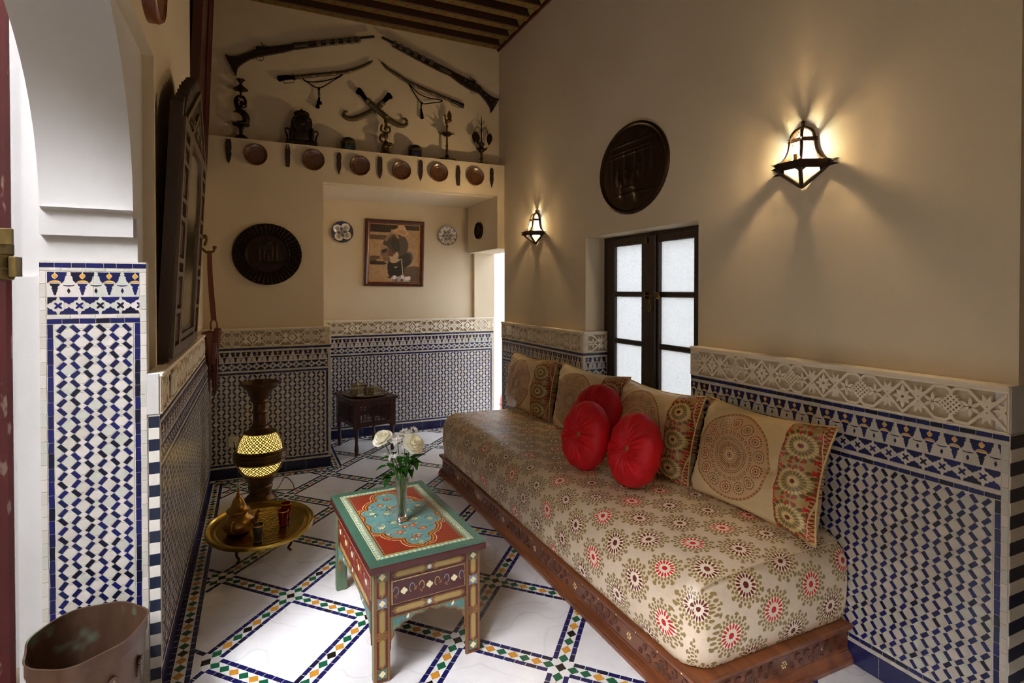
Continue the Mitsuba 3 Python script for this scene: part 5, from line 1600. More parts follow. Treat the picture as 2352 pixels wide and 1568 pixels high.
for sheath, hilt, dd, lab in (
        ([(.938, 3.183), (.991, 3.141), (1.059, 3.093), (1.117, 3.051), (1.172, 3.022), (1.228, 3.009), (1.265, 3.02), (1.279, 3.049), (1.265, 3.075), (1.240, 3.078)], [(.938, 3.183), (.899, 3.219), (.864, 3.258), (.829, 3.277)], .034, 'hooked dagger of the crossed pair with its hilt at the upper left'),
        ([(1.045, 3.182), (.991, 3.129), (.925, 3.084), (.85, 3.043), (.789, 3.022), (.742, 3.024), (.719, 3.046), (.727, 3.071), (.752, 3.083)], [(1.045, 3.182), (1.082, 3.228), (1.113, 3.264), (1.136, 3.283)], .014, 'hooked dagger of the crossed pair with its hilt at the upper right')):
    k = num('dagger'); tag(k, lab, 'dagger', 'crossed daggers on the upper wall')
    sp = spline(np.array(sheath), 5)
    obj(f'{k}__sheath', tube(on_wall(sp, dd), np.interp(np.linspace(0, 1, len(sp)), [0, .4, .7, 1], [.027, .025, .017, .010]), 10, .5), 'scabbard', True)
    hp = spline(np.array(hilt), 5)
    obj(f'{k}__hilt', tube(on_wall(hp, dd), np.interp(np.linspace(0, 1, len(hp)), [0, .3, .65, .85, 1], [.020, .018, .024, .034, .026]), 12, .6), 'cord_black', True)
    obj(f'{k}__collar', tube(on_wall([hp[0] * 1.0, hp[3]], dd), .028, 10, .55), 'silver_band', True)
    a = sp[4]; w = (sp[5] - sp[3]); w = np.array([-w[1], w[0]]) / np.linalg.norm(w)
    for s in (1, -1): obj(f'{k}__ring', tube(on_wall([a + w * s * .026, a + w * s * .050 + (sp[6] - sp[4]) * .2], dd), .004, 6), 'silver_band', True)

# ------------------------------------------------------------------ things standing on the shelf (top at z = 2.717)
SZ, SYY = 2.7175, 5.022
mat('old_bronze', (.17, .12, .085), .45, metallic=.7)
mat('old_brass', (.36, .29, .14), .4, metallic=.75)
st = lambda m, x: mv(m, (x, SYY, SZ))

k = num('dragon_candlestick'); tag(k, 'dark bronze candlestick formed by a coiled dragon at the left end of the shelf', 'candlestick')
x0 = -.098
obj(f'{k}__foot', st(lathe([(.0005, 0), (.062, 0), (.062, .006), (.050, .024), (.030, .040), (.014, .046), (.012, .066), (.020, .072), (.012, .080), (.014, .092), (.024, .098), (.012, .106), (.022, .112), (.062, .122), (.066, .130), (.058, .132), (.0005, .126)], 28), x0), 'old_bronze', 40)
body = spline([[x0 - .030, .0, .142], [x0 + .012, .004, .140], [x0 + .040, 0, .165], [x0 + .030, -.006, .205], [x0 - .002, -.006, .235], [x0 - .026, 0, .275], [x0 - .036, .004, .318], [x0 - .016, .006, .352], [x0 + .016, .006, .352], [x0 + .034, .004, .325], [x0 + .036, 0, .300]], 8)
obj(f'{k}__dragon_body', mv(tube(body, np.interp(np.linspace(0, 1, len(body)), [0, .15, .3, .5, .75, 1], [.014, .028, .027, .020, .013, .010]), 10), (0, SYY, SZ)), 'old_bronze', True)
head = [tube([[x0 - .008, -.012, .232], [x0 + .006, -.016, .275], [x0 + .002, -.018, .305]], [.012, .011, .014], 8), tube([[x0 - .004, -.018, .303], [x0 + .030, -.018, .290], [x0 + .044, -.018, .272]], [.018, .014, .006], 8), tube([[x0 - .010, -.018, .312], [x0 - .020, -.018, .330]], [.006, .002], 6), tube([[x0 + .010, -.018, .262], [x0 + .030, -.018, .262], [x0 + .040, -.018, .268]], [.006, .006, .003], 6)]
wing = [mv(leaf3(.050, .030, .1), (x0 - .014, -.008, .215), rz=PI, ry=-.9 + a) for a in (0, .35, .7)] + [mv(leaf3(.045, .026, .1), (x0 + .014, -.008, .215), ry=-.9 - a) for a in (0, .4)]
obj(f'{k}__dragon_head', mv(cat(head), (0, SYY, SZ)), 'old_bronze', True); obj(f'{k}__wing', mv(cat(wing), (0, SYY, SZ)), 'old_bronze', True)
obj(f'{k}__candle_cup', st(lathe([(.0005, .358), (.008, .358), (.008, .392), (.012, .396), (.056, .408), (.054, .414), (.022, .440), (.010, .452), (.010, .464), (.016, .470), (.030, .486), (.034, .492), (.028, .490), (.0005, .476)], 28), x0), 'old_bronze', 40)

k = num('bronze_urn'); tag(k, 'ornate dark bronze urn with a round embossed belly and side handles on the shelf', 'urn')
x0 = .366
obj(f'{k}__plinth', st(cat([box(-.128, .122, -.055, .055, 0, .036, .004), box(-.110, .104, -.050, .050, .036, .046, .003)]), x0), 'old_bronze')
bod = lathe([(.0005, .046), (.085, .046), (.098, .070), (.100, .110), (.094, .140), (.086, .170), (.082, .215), (.066, .246), (.050, .256), (.062, .262), (.060, .272), (.064, .280), (.052, .292), (.030, .302), (.014, .306), (.006, .316), (.0005, .318)], 40)
obj(f'{k}__body', mv(bod, (x0, SYY, SZ), s=(1, .52, 1)), 'old_bronze', 40)
M = frame((x0 + .004, SYY - .046, SZ + .185), (1, 0, 0), (0, 0, 1), (0, -1, 0))
platter(k, M, .078, .082, lambda r, th, x, y: .010 - .012 * r**2 + .004 * np.sin(th * 26) * (r > .35) + .006 * np.exp(-((r - .96) / .05) ** 2) + .008 * np.exp(-(r / .16) ** 2), 'old_bronze', 104, 26, 'embossed_disc')
for s in (-1, 1):
    obj(f'{k}__handle', st(tube(spline([[s * .095, 0, .130], [s * .118, 0, .142], [s * .130, 0, .120], [s * .118, 0, .090], [s * .112, 0, .050]], 6), .0065, 8), x0), 'old_bronze', True)
    obj(f'{k}__column', st(tube([[s * .082, -.05, .046], [s * .082, -.05, .146]], [.014, .012], 10), x0), 'old_bronze', True)

for x0, zz, colr, lab in ((.747, .122, (.04, .14, .14), 'small domed green glazed jar on the shelf'), (1.345, .120, (.035, .045, .17), 'small domed dark blue glazed jar on the shelf')):
    k = num('glazed_jar'); tag(k, lab, 'jar', 'small domed jars on the shelf')
    mat(f'{k}_glaze', colr, .12, clearcoat=.8, clearcoat_gloss=.95)
    obj(f'{k}__body', st(lathe([(.0005, 0), (.058, 0), (.062, .006), (.062, .064), (.0005, .066)], 36), x0), f'{k}_glaze', 40)
    obj(f'{k}__gilt_band', st(lathe([(.0625, .062), (.0635, .066), (.0635, .082), (.060, .088)], 36), x0), 'old_brass', 40)
    obj(f'{k}__lid', st(lathe([(.061, .086), (.056, .100), (.044, .112), (.024, .120), (.0005, .122)], 36), x0), f'{k}_glaze', 40)

k = num('figure_candlestick'); tag(k, 'brass candlestick carried by a small figure, below the crossed daggers', 'candlestick')
x0 = 1.072
obj(f'{k}__foot', st(lathe([(.0005, 0), (.066, 0), (.064, .010), (.046, .026), (.028, .038), (.026, .052), (.038, .058), (.0005, .060)], 28), x0), 'old_brass', 40)
fig = [tube([[-.006, 0, .058], [.004, -.01, .085], [.002, 0, .115]], [.030, .032, .024], 10), tube([[.002, 0, .110], [.006, 0, .160], [.004, 0, .205]], [.022, .019, .024], 10), mv(trimesh.creation.icosphere(2, .017), (.004, -.002, .236), s=(1, 1, 1.15)),
       tube(spline([[.020, 0, .205], [.042, -.004, .215], [.040, 0, .250], [.018, 0, .258]], 5), [.009] * 15 + [.007], 8), tube(spline([[-.014, 0, .205], [-.036, -.004, .215], [-.034, 0, .250], [-.022, 0, .268]], 5), [.009] * 15 + [.007], 8),
       tube(spline([[.010, -.008, .100], [.044, -.022, .100], [.052, -.018, .085], [.020, -.02, .066]], 5), .013, 8), tube(spline([[-.006, -.006, .110], [-.034, -.016, .115], [-.050, -.010, .140], [-.040, -.004, .170], [-.024, 0, .160], [-.030, 0, .190]], 5), .010, 8)]
obj(f'{k}__figure', st(cat(fig), x0), 'old_brass', True)
obj(f'{k}__candle_cup', st(mv(lathe([(.0005, .244), (.012, .244), (.012, .290), (.018, .294), (.018, .322), (.034, .336), (.036, .342), (.0005, .336)], 24), (.008, 0, 0)), x0), 'old_brass', 40)

k = num('bird_candlestick'); tag(k, 'slender brass oil lamp with a bird on top near the right end of the shelf', 'oil lamp')
x0 = 1.655
obj(f'{k}__foot', st(lathe([(.0005, 0), (.088, 0), (.090, .008), (.084, .014), (.040, .022), (.020, .040), (.014, .060), (.0005, .060)], 32), x0), 'old_bronze', 40)
obj(f'{k}__stem', st(lathe([(.011, .055), (.011, .078), (.014, .082), (.010, .088), (.013, .11), (.009, .12), (.013, .15), (.009, .16), (.009, .235), (.012, .25), (.009, .26), (.008, .31), (.012, .33), (.008, .345), (.006, .36)], 16), x0), 'old_brass', 40)
obj(f'{k}__oil_dish', st(cat([lathe([(.0005, .238), (.030, .240), (.050, .256), (.054, .262), (.048, .262), (.0005, .250)], 20)] + [mv(leaf3(.040, .022, -.1), (.045 * math.cos(a), .045 * math.sin(a), .258), rz=a) for a in np.arange(8) * PI / 4]), x0), 'old_bronze', 40)
bird = [tube(spline([[-.006, 0, .355], [-.004, 0, .375], [.014, 0, .385], [.034, 0, .388], [.044, 0, .402]], 5), np.interp(np.linspace(0, 1, 21), [0, .3, .6, 1], [.010, .016, .018, .005]), 10), tube(spline([[-.004, 0, .378], [-.016, 0, .398], [-.016, 0, .420]], 5), .007, 8), mv(trimesh.creation.icosphere(1, .010), (-.018, 0, .428)), tube([[-.024, 0, .428], [-.036, 0, .424]], [.004, .001], 6)]
obj(f'{k}__bird', st(cat(bird), x0), 'old_brass', True)
tail_ = aff.translate(aff.rotate(leaf(.098, .046), 92, origin=(0, 0)), .026, .388)
obj(f'{k}__tail_feather', placed(ext(tail_, .004), frame((x0, SYY, SZ), (1, 0, 0), (0, 0, 1), (0, -1, 0))), 'old_brass')

k = num('leaf_lamp'); tag(k, 'old brass lamp with leaf shades on curved arms, right end of the shelf', 'oil lamp')
x0 = 2.006
obj(f'{k}__foot', st(lathe([(.0005, 0), (.078, 0), (.078, .008), (.030, .014), (.010, .030), (.010, .044), (.018, .058), (.010, .074), (.008, .10), (.014, .104), (.014, .12), (.0005, .122)], 28), x0), 'old_brass', 40)
obj(f'{k}__oil_font', st(lathe([(.0005, .118), (.020, .122), (.032, .138), (.034, .152), (.024, .168), (.014, .176), (.024, .190), (.030, .204), (.020, .216), (.006, .222), (.005, .44)], 24), x0), 'old_bronze', 40)
cg = [tube(spline([[s * .003, 0, .33], [s * .024, 0, .362], [s * .050, 0, .360], [s * .066, 0, .325], [s * .068, 0, .295]], 6), .0032, 6) for s in (-1, 1)] + [tube(spline([[0, 0, .385], [s * .020, 0, .405], [s * .024, 0, .425], [s * .036, 0, .424]], 5), .0028, 6) for s in (-1, 1)] + [tube([[0, 0, .40], [0, 0, .468]], .0028, 6), mv(trimesh.creation.icosphere(1, .006), (0, 0, .462)), tube([[-.026, 0, .258], [.026, 0, .258]], .003, 6)] + [tube([[s * .014, 0, .335], [s * .026, 0, .26], [s * .030, -.02, .15]], .0016, 6) for s in (-1, 1)]
obj(f'{k}__arm', st(cat(cg), x0), 'old_brass', True)
for s in (-1, 1):
    g = aff.translate(aff.rotate(leaf(.125, .060), -90 - s * 8, origin=(0, 0)), s * (.060 if s < 0 else .088), .315)
    g = g.union(aff.translate(aff.rotate(leaf(.11, .05), -90, origin=(0, 0)), s * .078, .310))
    obj(f'{k}__leaf_shade', placed(ext(g, .003), frame((x0, SYY - .012, SZ), (1, 0, s * .0), (0, 0, 1), (0, -1, 0))), 'old_bronze')
obj(f'{k}__burner', st(cat([tube([[-.030, -.01, .145], [-.052, -.016, .150]], [.011, .014], 8), tube([[.028, -.01, .145], [.048, -.014, .160], [.056, -.014, .172]], [.010, .007, .004], 8)]), x0), 'old_bronze', True)

# ------------------------------------------------------------------ pierced floor lamp
def hammered(p, n, uv):
    return mix(lin((.36, .26, .15)), lin((.27, .19, .11)), fbm(p.x * 30, p.y * 30, p.z * 30))


mat('lamp_brass', hammered, .38, metallic=.85)
mat('shiny_brass', (.66, .54, .24), .24, metallic=1.)
mat('dull_brass', (.55, .40, .17), .35, metallic=.9)
L_ = num('floor_lamp'); tag(L_, 'tall pierced brass vase lamp glowing from inside in the left back corner', 'lamp')
LC = (.028, 4.345, 0.)
at = lambda m: mv(m, LC)
obj(f'{L_}__foot', at(lathe([(.0005, .001), (.104, .001), (.104, .012), (.092, .026), (.078, .040), (.074, .066), (.080, .078), (.082, .10), (.076, .108), (.082, .120), (.094, .146), (.104, .168), (.112, .178), (.108, .184)], 56)), 'lamp_brass', 35)
obj(f'{L_}__belt', at(lathe([(.158, .272), (.172, .282), (.168, .290), (.176, .298), (.178, .314), (.172, .326), (.178, .334), (.174, .346), (.168, .350), (.170, .358), (.160, .368)], 64)), 'lamp_brass', 35)
neck = [(.108, .480), (.112, .486), (.098, .492), (.080, .497), (.070, .504), (.072, .510), (.064, .516), (.058, .528), (.060, .534), (.052, .540), (.047, .570), (.046, .615), (.050, .620), (.054, .630), (.050, .640), (.046, .646), (.046, .690), (.056, .698), (.060, .708), (.054, .718), (.060, .730), (.078, .760), (.084, .780), (.100, .800), (.126, .822)]
obj(f'{L_}__neck', at(lathe(neck, 56)), 'lamp_brass', 35)
n = 84; a = np.arange(n) * 2 * PI / n
sc = .004 * np.abs(np.sin(a * 14))
v = np.vstack([np.c_[r_ * np.cos(a), r_ * np.sin(a), np.zeros(n) + z_] for r_, z_ in ((.126, .822), (.133 - sc * .5, .838 + sc), (.128 - sc * .5, .840 + sc), (.112, .822), (.072, .765), (.02, .74))])
i, j = np.meshgrid(np.arange(5), np.arange(n), indexing='ij')
q = np.stack([i * n + j, i * n + (j + 1) % n, (i + 1) * n + (j + 1) % n, (i + 1) * n + j], -1).reshape(-1, 4)
obj(f'{L_}__scalloped_rim', at(trimesh.Trimesh(v, np.vstack([q[:, [0, 1, 2]], q[:, [0, 2, 3]]]), process=False)), 'lamp_brass', 40)


def pierced_band(prof_, pitch, hole):
    """surface of revolution cut into a lattice of round and star-like holes"""
    pr_ = spline(np.array(prof_), 8)
    s = np.r_[0, np.cumsum(np.linalg.norm(np.diff(pr_, axis=0), axis=1))]
    n_ = int(2 * PI * pr_[:, 0].mean() / pitch); rows = max(2, round(s[-1] / pitch))
    V, F = [], []
    for j in range(rows):
        for i in range(n_):
            big_ = (i + j) % 2 == 0
            c = np.array([i + .5, j + .5]); ring = []
            for rad in (1, 2 * hole * (1 if big_ else .72)):
                for t in range(8):
                    b = t * PI / 4 + PI / 8; x, y = math.cos(b) * rad, math.sin(b) * rad
                    if rad == 1: m_ = max(abs(x), abs(y)); x, y = x / m_, y / m_
                    ring.append(c + np.array([x, y]) / 2)
            base = len(V)
            for u_, w_ in ring:
                th, sv = u_ / n_ * 2 * PI, w_ / rows * s[-1]
                r_, z_ = np.interp(sv, s, pr_[:, 0]), np.interp(sv, s, pr_[:, 1])
                V.append((r_ * math.cos(th), r_ * math.sin(th), z_))
            for t in range(8):
                t2 = (t + 1) % 8; F += [(base + t, base + t2, base + 8 + t2), (base + t, base + 8 + t2, base + 8 + t)]
    return trimesh.Trimesh(np.array(V), np.array(F), process=False)


obj(f'{L_}__pierced_band', at(pierced_band([(.108, .184), (.130, .205), (.146, .235), (.158, .272)], .0200, .37)), 'lamp_brass')
obj(f'{L_}__pierced_band', at(pierced_band([(.160, .368), (.152, .400), (.138, .440), (.118, .470), (.108, .480)], .0200, .37)), 'lamp_brass')
kk = obj(f'{L_}__glowing_liner', at(lathe([(.0005, .190), (.096, .192), (.116, .212), (.134, .242), (.145, .275), (.148, .32), (.147, .365), (.139, .400), (.124, .438), (.105, .466), (.0005, .474)], 40)), 'milk_glass', True)
scene[kk]['emitter'] = {'type': 'area', 'radiance': {'type': 'rgb', 'value': [VASE, VASE * .66, VASE * .17]}}

# cable, switch, wall socket
mat('black_rubber', (.05, .05, .05), .5); mat('white_plastic', (.82, .80, .74), .4)
k = num('lamp_cable'); tag(k, 'thin black lamp cable looping over the floor beside the floor lamp', 'cable')
cab = spline([[.10, 4.39, .006], [.15, 4.47, .020], [.20, 4.60, .050], [.245, 4.55, .030], [.257, 4.44, .005], [.20, 4.45, .005], [.06, 4.50, .005], [-.08, 4.50, .005], [-.116, 4.43, .012], [-.116, 4.41, .055]], 8)
obj(f'{k}__cord', tube(cab, .0032, 6), 'black_rubber', True)
k2 = num('cable_switch'); tag(k2, 'white in-line cable switch hanging left of the lamp foot', 'switch')
obj(f'{k2}__body', mv(box(-.011, .011, -.009, .009, -.030, .030, .005), (-.117, 4.405, .085), rx=.12, ry=-.1), 'white_plastic')
obj(f'{k2}__cord', tube(spline([[-.117, 4.41, .115], [-.122, 4.50, .20], [-.150, 4.80, .28], [-.160, 4.886, .295]], 6), .0030, 6), 'black_rubber', True)


def plate_switch(name, M, w, h, lab, cat_):
    k = num(name); tag(k, lab, cat_)
    obj(f'{k}__plate', placed(box(-w, w, -h, h, 0, .008, .003), M), 'white_plastic')
    obj(f'{k}__rocker', placed(box(-w * .5, w * .5, -h * .55, h * .55, .006, .012, .003), M), 'white_plastic')


plate_switch('wall_socket', frame((-.160, YB - .002, .297), (1, 0, 0), (0, 0, 1), (0, -1, 0)), .038, .040, 'pale wall socket in the tiles behind the floor lamp', 'socket')
plate_switch('light_switch', frame((XR - .0105, 4.70, 1.118), (0, -1, 0), (0, 0, 1), (-1, 0, 0)), .055, .040, 'pale light switch set in the carved band beside the far doorway', 'switch')
plate_switch('light_switch', frame((XL + .0105, 2.66, 1.115), (0, 1, 0), (0, 0, 1), (1, 0, 0)), .07, .045, 'pale switch plate in the carved band under the carved mirror', 'switch')

# ------------------------------------------------------------------ brass tray with pot and glasses
TR = num('brass_tray'); tag(TR, 'large round engraved brass tray on low feet in front of the floor lamp', 'tray')
TRM = trimesh.transformations.rotation_matrix(.05, [1, 0, 0]); TRM[:3, 3] = (.025, 3.475, .146)


def engraved(r, th, x, y):
    return .002 + .0004 * np.sin(th * 16 + 6 * np.sin(r * 14)) * (r < .80) * (r > .1) + .004 * np.exp(-((r - .84) / .02) ** 2) + .016 * np.clip((r - .86) / .12, 0, 1) ** 2 + .006 * np.exp(-((r - .985) / .014) ** 2) + .0008 * (meshkit.fbm(np.stack([x * 90, y * 90, x * 0], -1), 2) - .5)


platter(TR, TRM, .285, .300, engraved, 'shiny_brass', 160, 80, 'dish')
for a in (PI / 2 + .2, PI * 7 / 6 + .25, PI * 11 / 6 + .1):
    c = np.array([.025 + .16 * math.cos(a), 3.475 + .16 * math.sin(a)])
    d = np.array([math.cos(a), math.sin(a)])
    zt = .140 + .05 * .16 * math.sin(a)
    obj(f'{TR}__foot', tube(spline([[*(c - d * .05), zt], [*c, zt - .03], [*(c + d * .012), .05], [*(c - d * .005), .02], [*(c + d * .012), .004]], 6), [.009] * 12 + [.007] * 13, 8), 'lamp_brass', True)
on_tray = lambda x, y: (x, y, .1495 + .05 * (y - 3.475))
P_ = num('brass_pot'); tag(P_, 'squat brass pot with a pointed lid on the left of the brass tray', 'pot')
c = on_tray(-.090, 3.432)
obj(f'{P_}__body', mv(lathe([(.0005, 0), (.050, 0), (.066, .012), (.080, .034), (.084, .056), (.076, .080), (.054, .098), (.046, .108), (.048, .116), (.0005, .117)], 40), c), 'dull_brass', 40)
obj(f'{P_}__lid', mv(lathe([(.050, .114), (.062, .120), (.060, .128), (.042, .140), (.034, .160), (.030, .176), (.018, .196), (.010, .206), (.012, .214), (.006, .222), (.008, .228), (.003, .244), (.0005, .254)], 36), c), 'dull_brass', 40)
obj(f'{P_}__spout', mv(tube(spline([[.060, -.03, .055], [.088, -.045, .075], [.096, -.05, .110], [.108, -.056, .128]], 6), [.014] * 6 + [.010] * 6 + [.008] * 7, 10), c), 'dull_brass', True)
obj(f'{P_}__handle', mv(tube(spline([[-.018, -.076, .085], [-.030, -.112, .095], [-.034, -.116, .055], [-.022, -.080, .028]], 6), .006, 8), c), 'dull_brass', True)
scene['red_glass'] = {'type': 'thindielectric'} if False else {'type': 'principled', 'base_color': rgb(.62, .06, .14), 'roughness': .05, 'spec_trans': .75, 'eta': 1.5}
scene['smoke_glass'] = {'type': 'principled', 'base_color': rgb(.46, .44, .40), 'roughness': .05, 'spec_trans': .85, 'eta': 1.5}
for (x, y, m, H, lab) in ((.160, 3.520, 'red_glass', .086, 'red tea glass farthest back on the brass tray'), (.140, 3.425, 'red_glass', .086, 'red tea glass nearer the middle on the right of the brass tray'), (.008, 3.275, 'smoke_glass', .092, 'dark clear tea glass at the front of the brass tray')):
    k = num('tea_glass'); tag(k, lab, 'glass', 'tea glasses on the brass tray')
    pr_ = [(.0005, .001), (.022, .001), (.024, .006), (.023, .030), (.026, .060), (.0285, H), (.027, H), (.0245, .060), (.0215, .030), (.021, .010), (.0005, .009)]
    obj(f'{k}__body', mv(lathe(pr_, 28), on_tray(x, y)), m, 40)
    obj(f'{k}__gilt_rim', mv(lathe([(.0288, H - .006), (.0291, H - .006), (.0291, H + .001), (.0268, H + .001)], 28), on_tray(x, y)), 'gilt', True)

# ------------------------------------------------------------------ side table with the silver boxes
mat('side_wood', wood_fn((.16, .065, .045), (.26, .11, .075), 2, 26), .35, clearcoat=.4)
ST = num('side_table'); tag(ST, 'small dark carved wooden side table with turned legs and lattice panels in the alcove', 'table')
SM = trimesh.transformations.rotation_matrix(math.atan2(.09, .43), [0, 0, 1]); SM[:3, 3] = (.948, 5.345, 0)
SXH, SYH, SH = .215, .262, .512
sp_ = lambda m: placed(m, SM)
obj(f'{ST}__top', sp_(box(-SXH, SXH, -SYH, SYH, SH - .024, SH, .005)), 'side_wood')
ax_, ay_ = SXH - .042, SYH - .042
for sx in (-1, 1):
    for sy in (-1, 1):
        k = obj(f'{ST}__leg', sp_(mv(lathe([(.0005, .001), (.013, .001), (.016, .012), (.019, .03), (.014, .040), (.019, .046), (.020, .065), (.015, .075), (.020, .084), (.014, .092), (.013, .12), (.016, .19), (.020, .215), (.016, .225), (.021, .233), (.021, .24), (.0005, .24)], 16), (sx * ax_, sy * ay_, 0))), 'side_wood', 40)
        obj(f'{k}__block', sp_(box(sx * ax_ - .024, sx * ax_ + .024, sy * ay_ - .024, sy * ay_ + .024, .238, SH - .024, .003)), 'side_wood')


def lattice_panel(w, h):
    """turned-wood lattice: rings and beads"""
    ms = [ext(sbox(-w, -h, w, h).difference(sbox(-w + .006, -h + .006, w - .006, h - .006)), .010)]
    p = .026; nx, ny = int(2 * w / p), int(2 * h / p)
    g = []
    for i in range(nx):
        for j in range(ny):
            c = (-w + (i + .5) * 2 * w / nx, -h + (j + .5) * 2 * h / ny)
            g.append(Point(*c).buffer(.0115, 6).difference(Point(*c).buffer(.0065, 6)))
            g += [LineString([(c[0] - s * .013, c[1] - .013), (c[0] + s * .013, c[1] + .013)]).buffer(.0018).difference(Point(*c).buffer(.008, 6)) for s in (-1, 1)]
    ms.append(ext(shapely.unary_union(g).intersection(sbox(-w, -h, w, h)), .008, .001))
    return cat(ms)


for u_, n_, half, off in (((1, 0, 0), (0, -1, 0), ax_ - .022, (0, -ay_ - .014, .372)), ((0, 1, 0), (1, 0, 0), ay_ - .022, (ax_ + .014, 0, .372)), ((-1, 0, 0), (0, 1, 0), ax_ - .022, (0, ay_ + .014, .372)), ((0, -1, 0), (-1, 0, 0), ay_ - .022, (-ax_ - .014, 0, .372))):
    M = SM @ frame(off, u_, (0, 0, 1), n_)
    obj(f'{ST}__lattice_panel', placed(lattice_panel(half, .078), M), 'side_wood')
    obj(f'{ST}__rail', placed(cat([box(-half - .01, half + .01, -.115, -.080, -.010, .014, .003), box(-half - .01, half + .01, .078, .116, -.010, .014, .003)]), M), 'side_wood')

mat('silver', (.62, .58, .48), .3, metallic=.9)
mat('silver_chased', lambda p, n, uv: mix(lin((.40, .36, .28)), lin((.66, .61, .50)), smoothstep(.35, .65, noise(p.x * 170, p.y * 170, p.z * 170))), .36, metallic=.85)
TY = num('silver_tray'); tag(TY, 'eight-sided silver tray on the carved side table', 'tray')
oc = lambda r, z, sx=1., k=8, ph=.3927: [(r * sx * math.cos(i * 2 * PI / k + ph), r * math.sin(i * 2 * PI / k + ph), z) for i in range(k)]


def prism_stack(levels, k=8, sx=1., ph=.3927):
    """stack of k-sided rings (r, z)"""
    v = sum([oc(r, z, sx, k, ph) for r, z in levels], []); f = []
    for l in range(len(levels) - 1):
        for i in range(k):
            j = (i + 1) % k; f += [(l * k + i, l * k + j, (l + 1) * k + j), (l * k + i, (l + 1) * k + j, (l + 1) * k + i)]
    return trimesh.Trimesh(np.array(v), np.array(f), process=False)


TYM = SM @ frame((-.012, -.010, SH + .0005), (0, 1, 0), (-1, 0, 0), (0, 0, 1))
obj(f'{TY}__dish', placed(prism_stack([(.0005, .002), (.186, .002), (.200, .010), (.216, .016), (.218, .014), (.200, .006), (.186, 0), (.0005, 0)], 8, 1.10), TYM), 'silver_chased')
for cx, cy, w, h, k6, lab in ((-.035, .085, .062, .082, 4, 'largest silver box at the back of the silver tray'), (-.100, -.045, .056, .072, 6, 'silver box with a knobbed lid at the front left of the silver tray'), (.070, -.040, .052, .062, 6, 'small silver box with a knobbed lid on the right of the silver tray')):
    k = num('silver_box'); tag(k, lab, 'box', 'silver boxes on the tray')
    M = SM @ frame((cx * .95, cy, SH + .0035), (1, 0, 0), (0, 1, 0), (0, 0, 1))
    S_ = 1.45 if k6 == 4 else 1.15
    obj(f'{k}__body', placed(prism_stack([(.0005, .0), (w, .0), (w * 1.05, .004), (w * .98, .010), (w * .96, h * .86), (w * 1.02, h * .9), (.0005, h * .9)], k6, S_, .785 if k6 == 4 else .2), M), 'silver_chased')
    obj(f'{k}__lid', placed(prism_stack([(w * 1.10, h * .9), (w * 1.12, h * .96), (w * .95, h * 1.04), (w * .30, h * 1.12), (.0005, h * 1.13)], k6, S_, .785 if k6 == 4 else .2), M), 'silver')
    obj(f'{k}__knob', placed(mv(lathe([(.006, 0), (.004, .008), (.009, .014), (.010, .020), (.005, .026), (.006, .032), (.0005, .042)], 14), (0, 0, h * 1.11)), M), 'silver', True)

# ------------------------------------------------------------------ carved mirror leaning on the left wall
mat('mirror_wood', wood_fn((.13, .085, .055), (.20, .135, .085), 2, 26), .5)
mat('mirror_strip', wood_fn((.34, .27, .17), (.26, .20, .12), 2, 40), .55)
mat('red_lacquer', wood_fn((.20, .05, .045), (.27, .075, .06), 2, 14), .35, clearcoat=.3)
scene['mirror_glass'] = {'type': 'twosided', 'bsdf': {'type': 'roughconductor', 'material': 'Ag', 'alpha': .03, 'specular_reflectance': {'type': 'rgb', 'value': .82}}}
MR = num('carved_mirror'); tag(MR, 'large carved dark wooden mirror with a stepped crest leaning out from the left wall', 'mirror')
tl = math.atan(.054)
MM = frame((-.3255, 2.665, 1.200), (0, 1, 0), (math.sin(tl), 0, math.cos(tl)), (math.cos(tl), 0, -math.sin(tl)))
MW = 1.10
half = [(0, 0), (0, 1.085), (.035, 1.085), (.035, 1.115), (.055, 1.115), (.055, 1.04), (.085, 1.04), (.085, 1.085), (.110, 1.085), (.110, 1.125), (.145, 1.125), (.145, 1.160), (.185, 1.160), (.185, 1.190), (.235, 1.19), (.235, 1.225), (.300, 1.225), (.300, 1.262), (.37, 1.262), (.37, 1.295), (.43, 1.295), (.43, 1.325), (.50, 1.325), (.50, 1.352)]
out = Polygon(half + [(MW - x, y) for x, y in half[::-1]])
obj(f'{MR}__board', placed(ext(out.buffer(0), .046, -.046), MM), 'mirror_wood')
strips = []
bx = lambda a, b, c, d: sbox(a, c, b, d)
hole_ = sbox(.27, .12, .83, .86).union(aff.translate(aff.scale(Point(0, 0).buffer(1, 24), .25, .20), .55, .88))
lat = [bx(.015, MW - .015, .015, .06), bx(.015, .055, .015, 1.03), bx(MW - .055, MW - .015, .015, 1.03), bx(.015, MW - .015, .985, 1.03), bx(.20, .245, .06, .985), bx(MW - .245, MW - .20, .06, .985)]
for z in (.20, .36, .42, .60, .68, .84, .92): lat += [bx(.05, .22, z, z + .020), bx(MW - .22, MW - .05, z, z + .020)]
lat += [bx(.24, MW - .24, .075, .10), bx(.25, .275, .06, .90), bx(MW - .275, MW - .25, .06, .90)]
lat += [LineString([(.08, 1.03), (.55, 1.29)]).buffer(.014), LineString([(MW - .08, 1.03), (.55, 1.29)]).buffer(.014), LineString([(.30, 1.02), (.55, 1.18), (.80, 1.02)]).buffer(.012)]
lat.append(sbox(.24, .80, MW - .24, 1.0).difference(hole_))
for p_ in polys(shapely.unary_union(lat).intersection(out)):
    obj(f'{MR}__lattice', placed(ext(p_, .014, -.001), MM), 'mirror_strip')
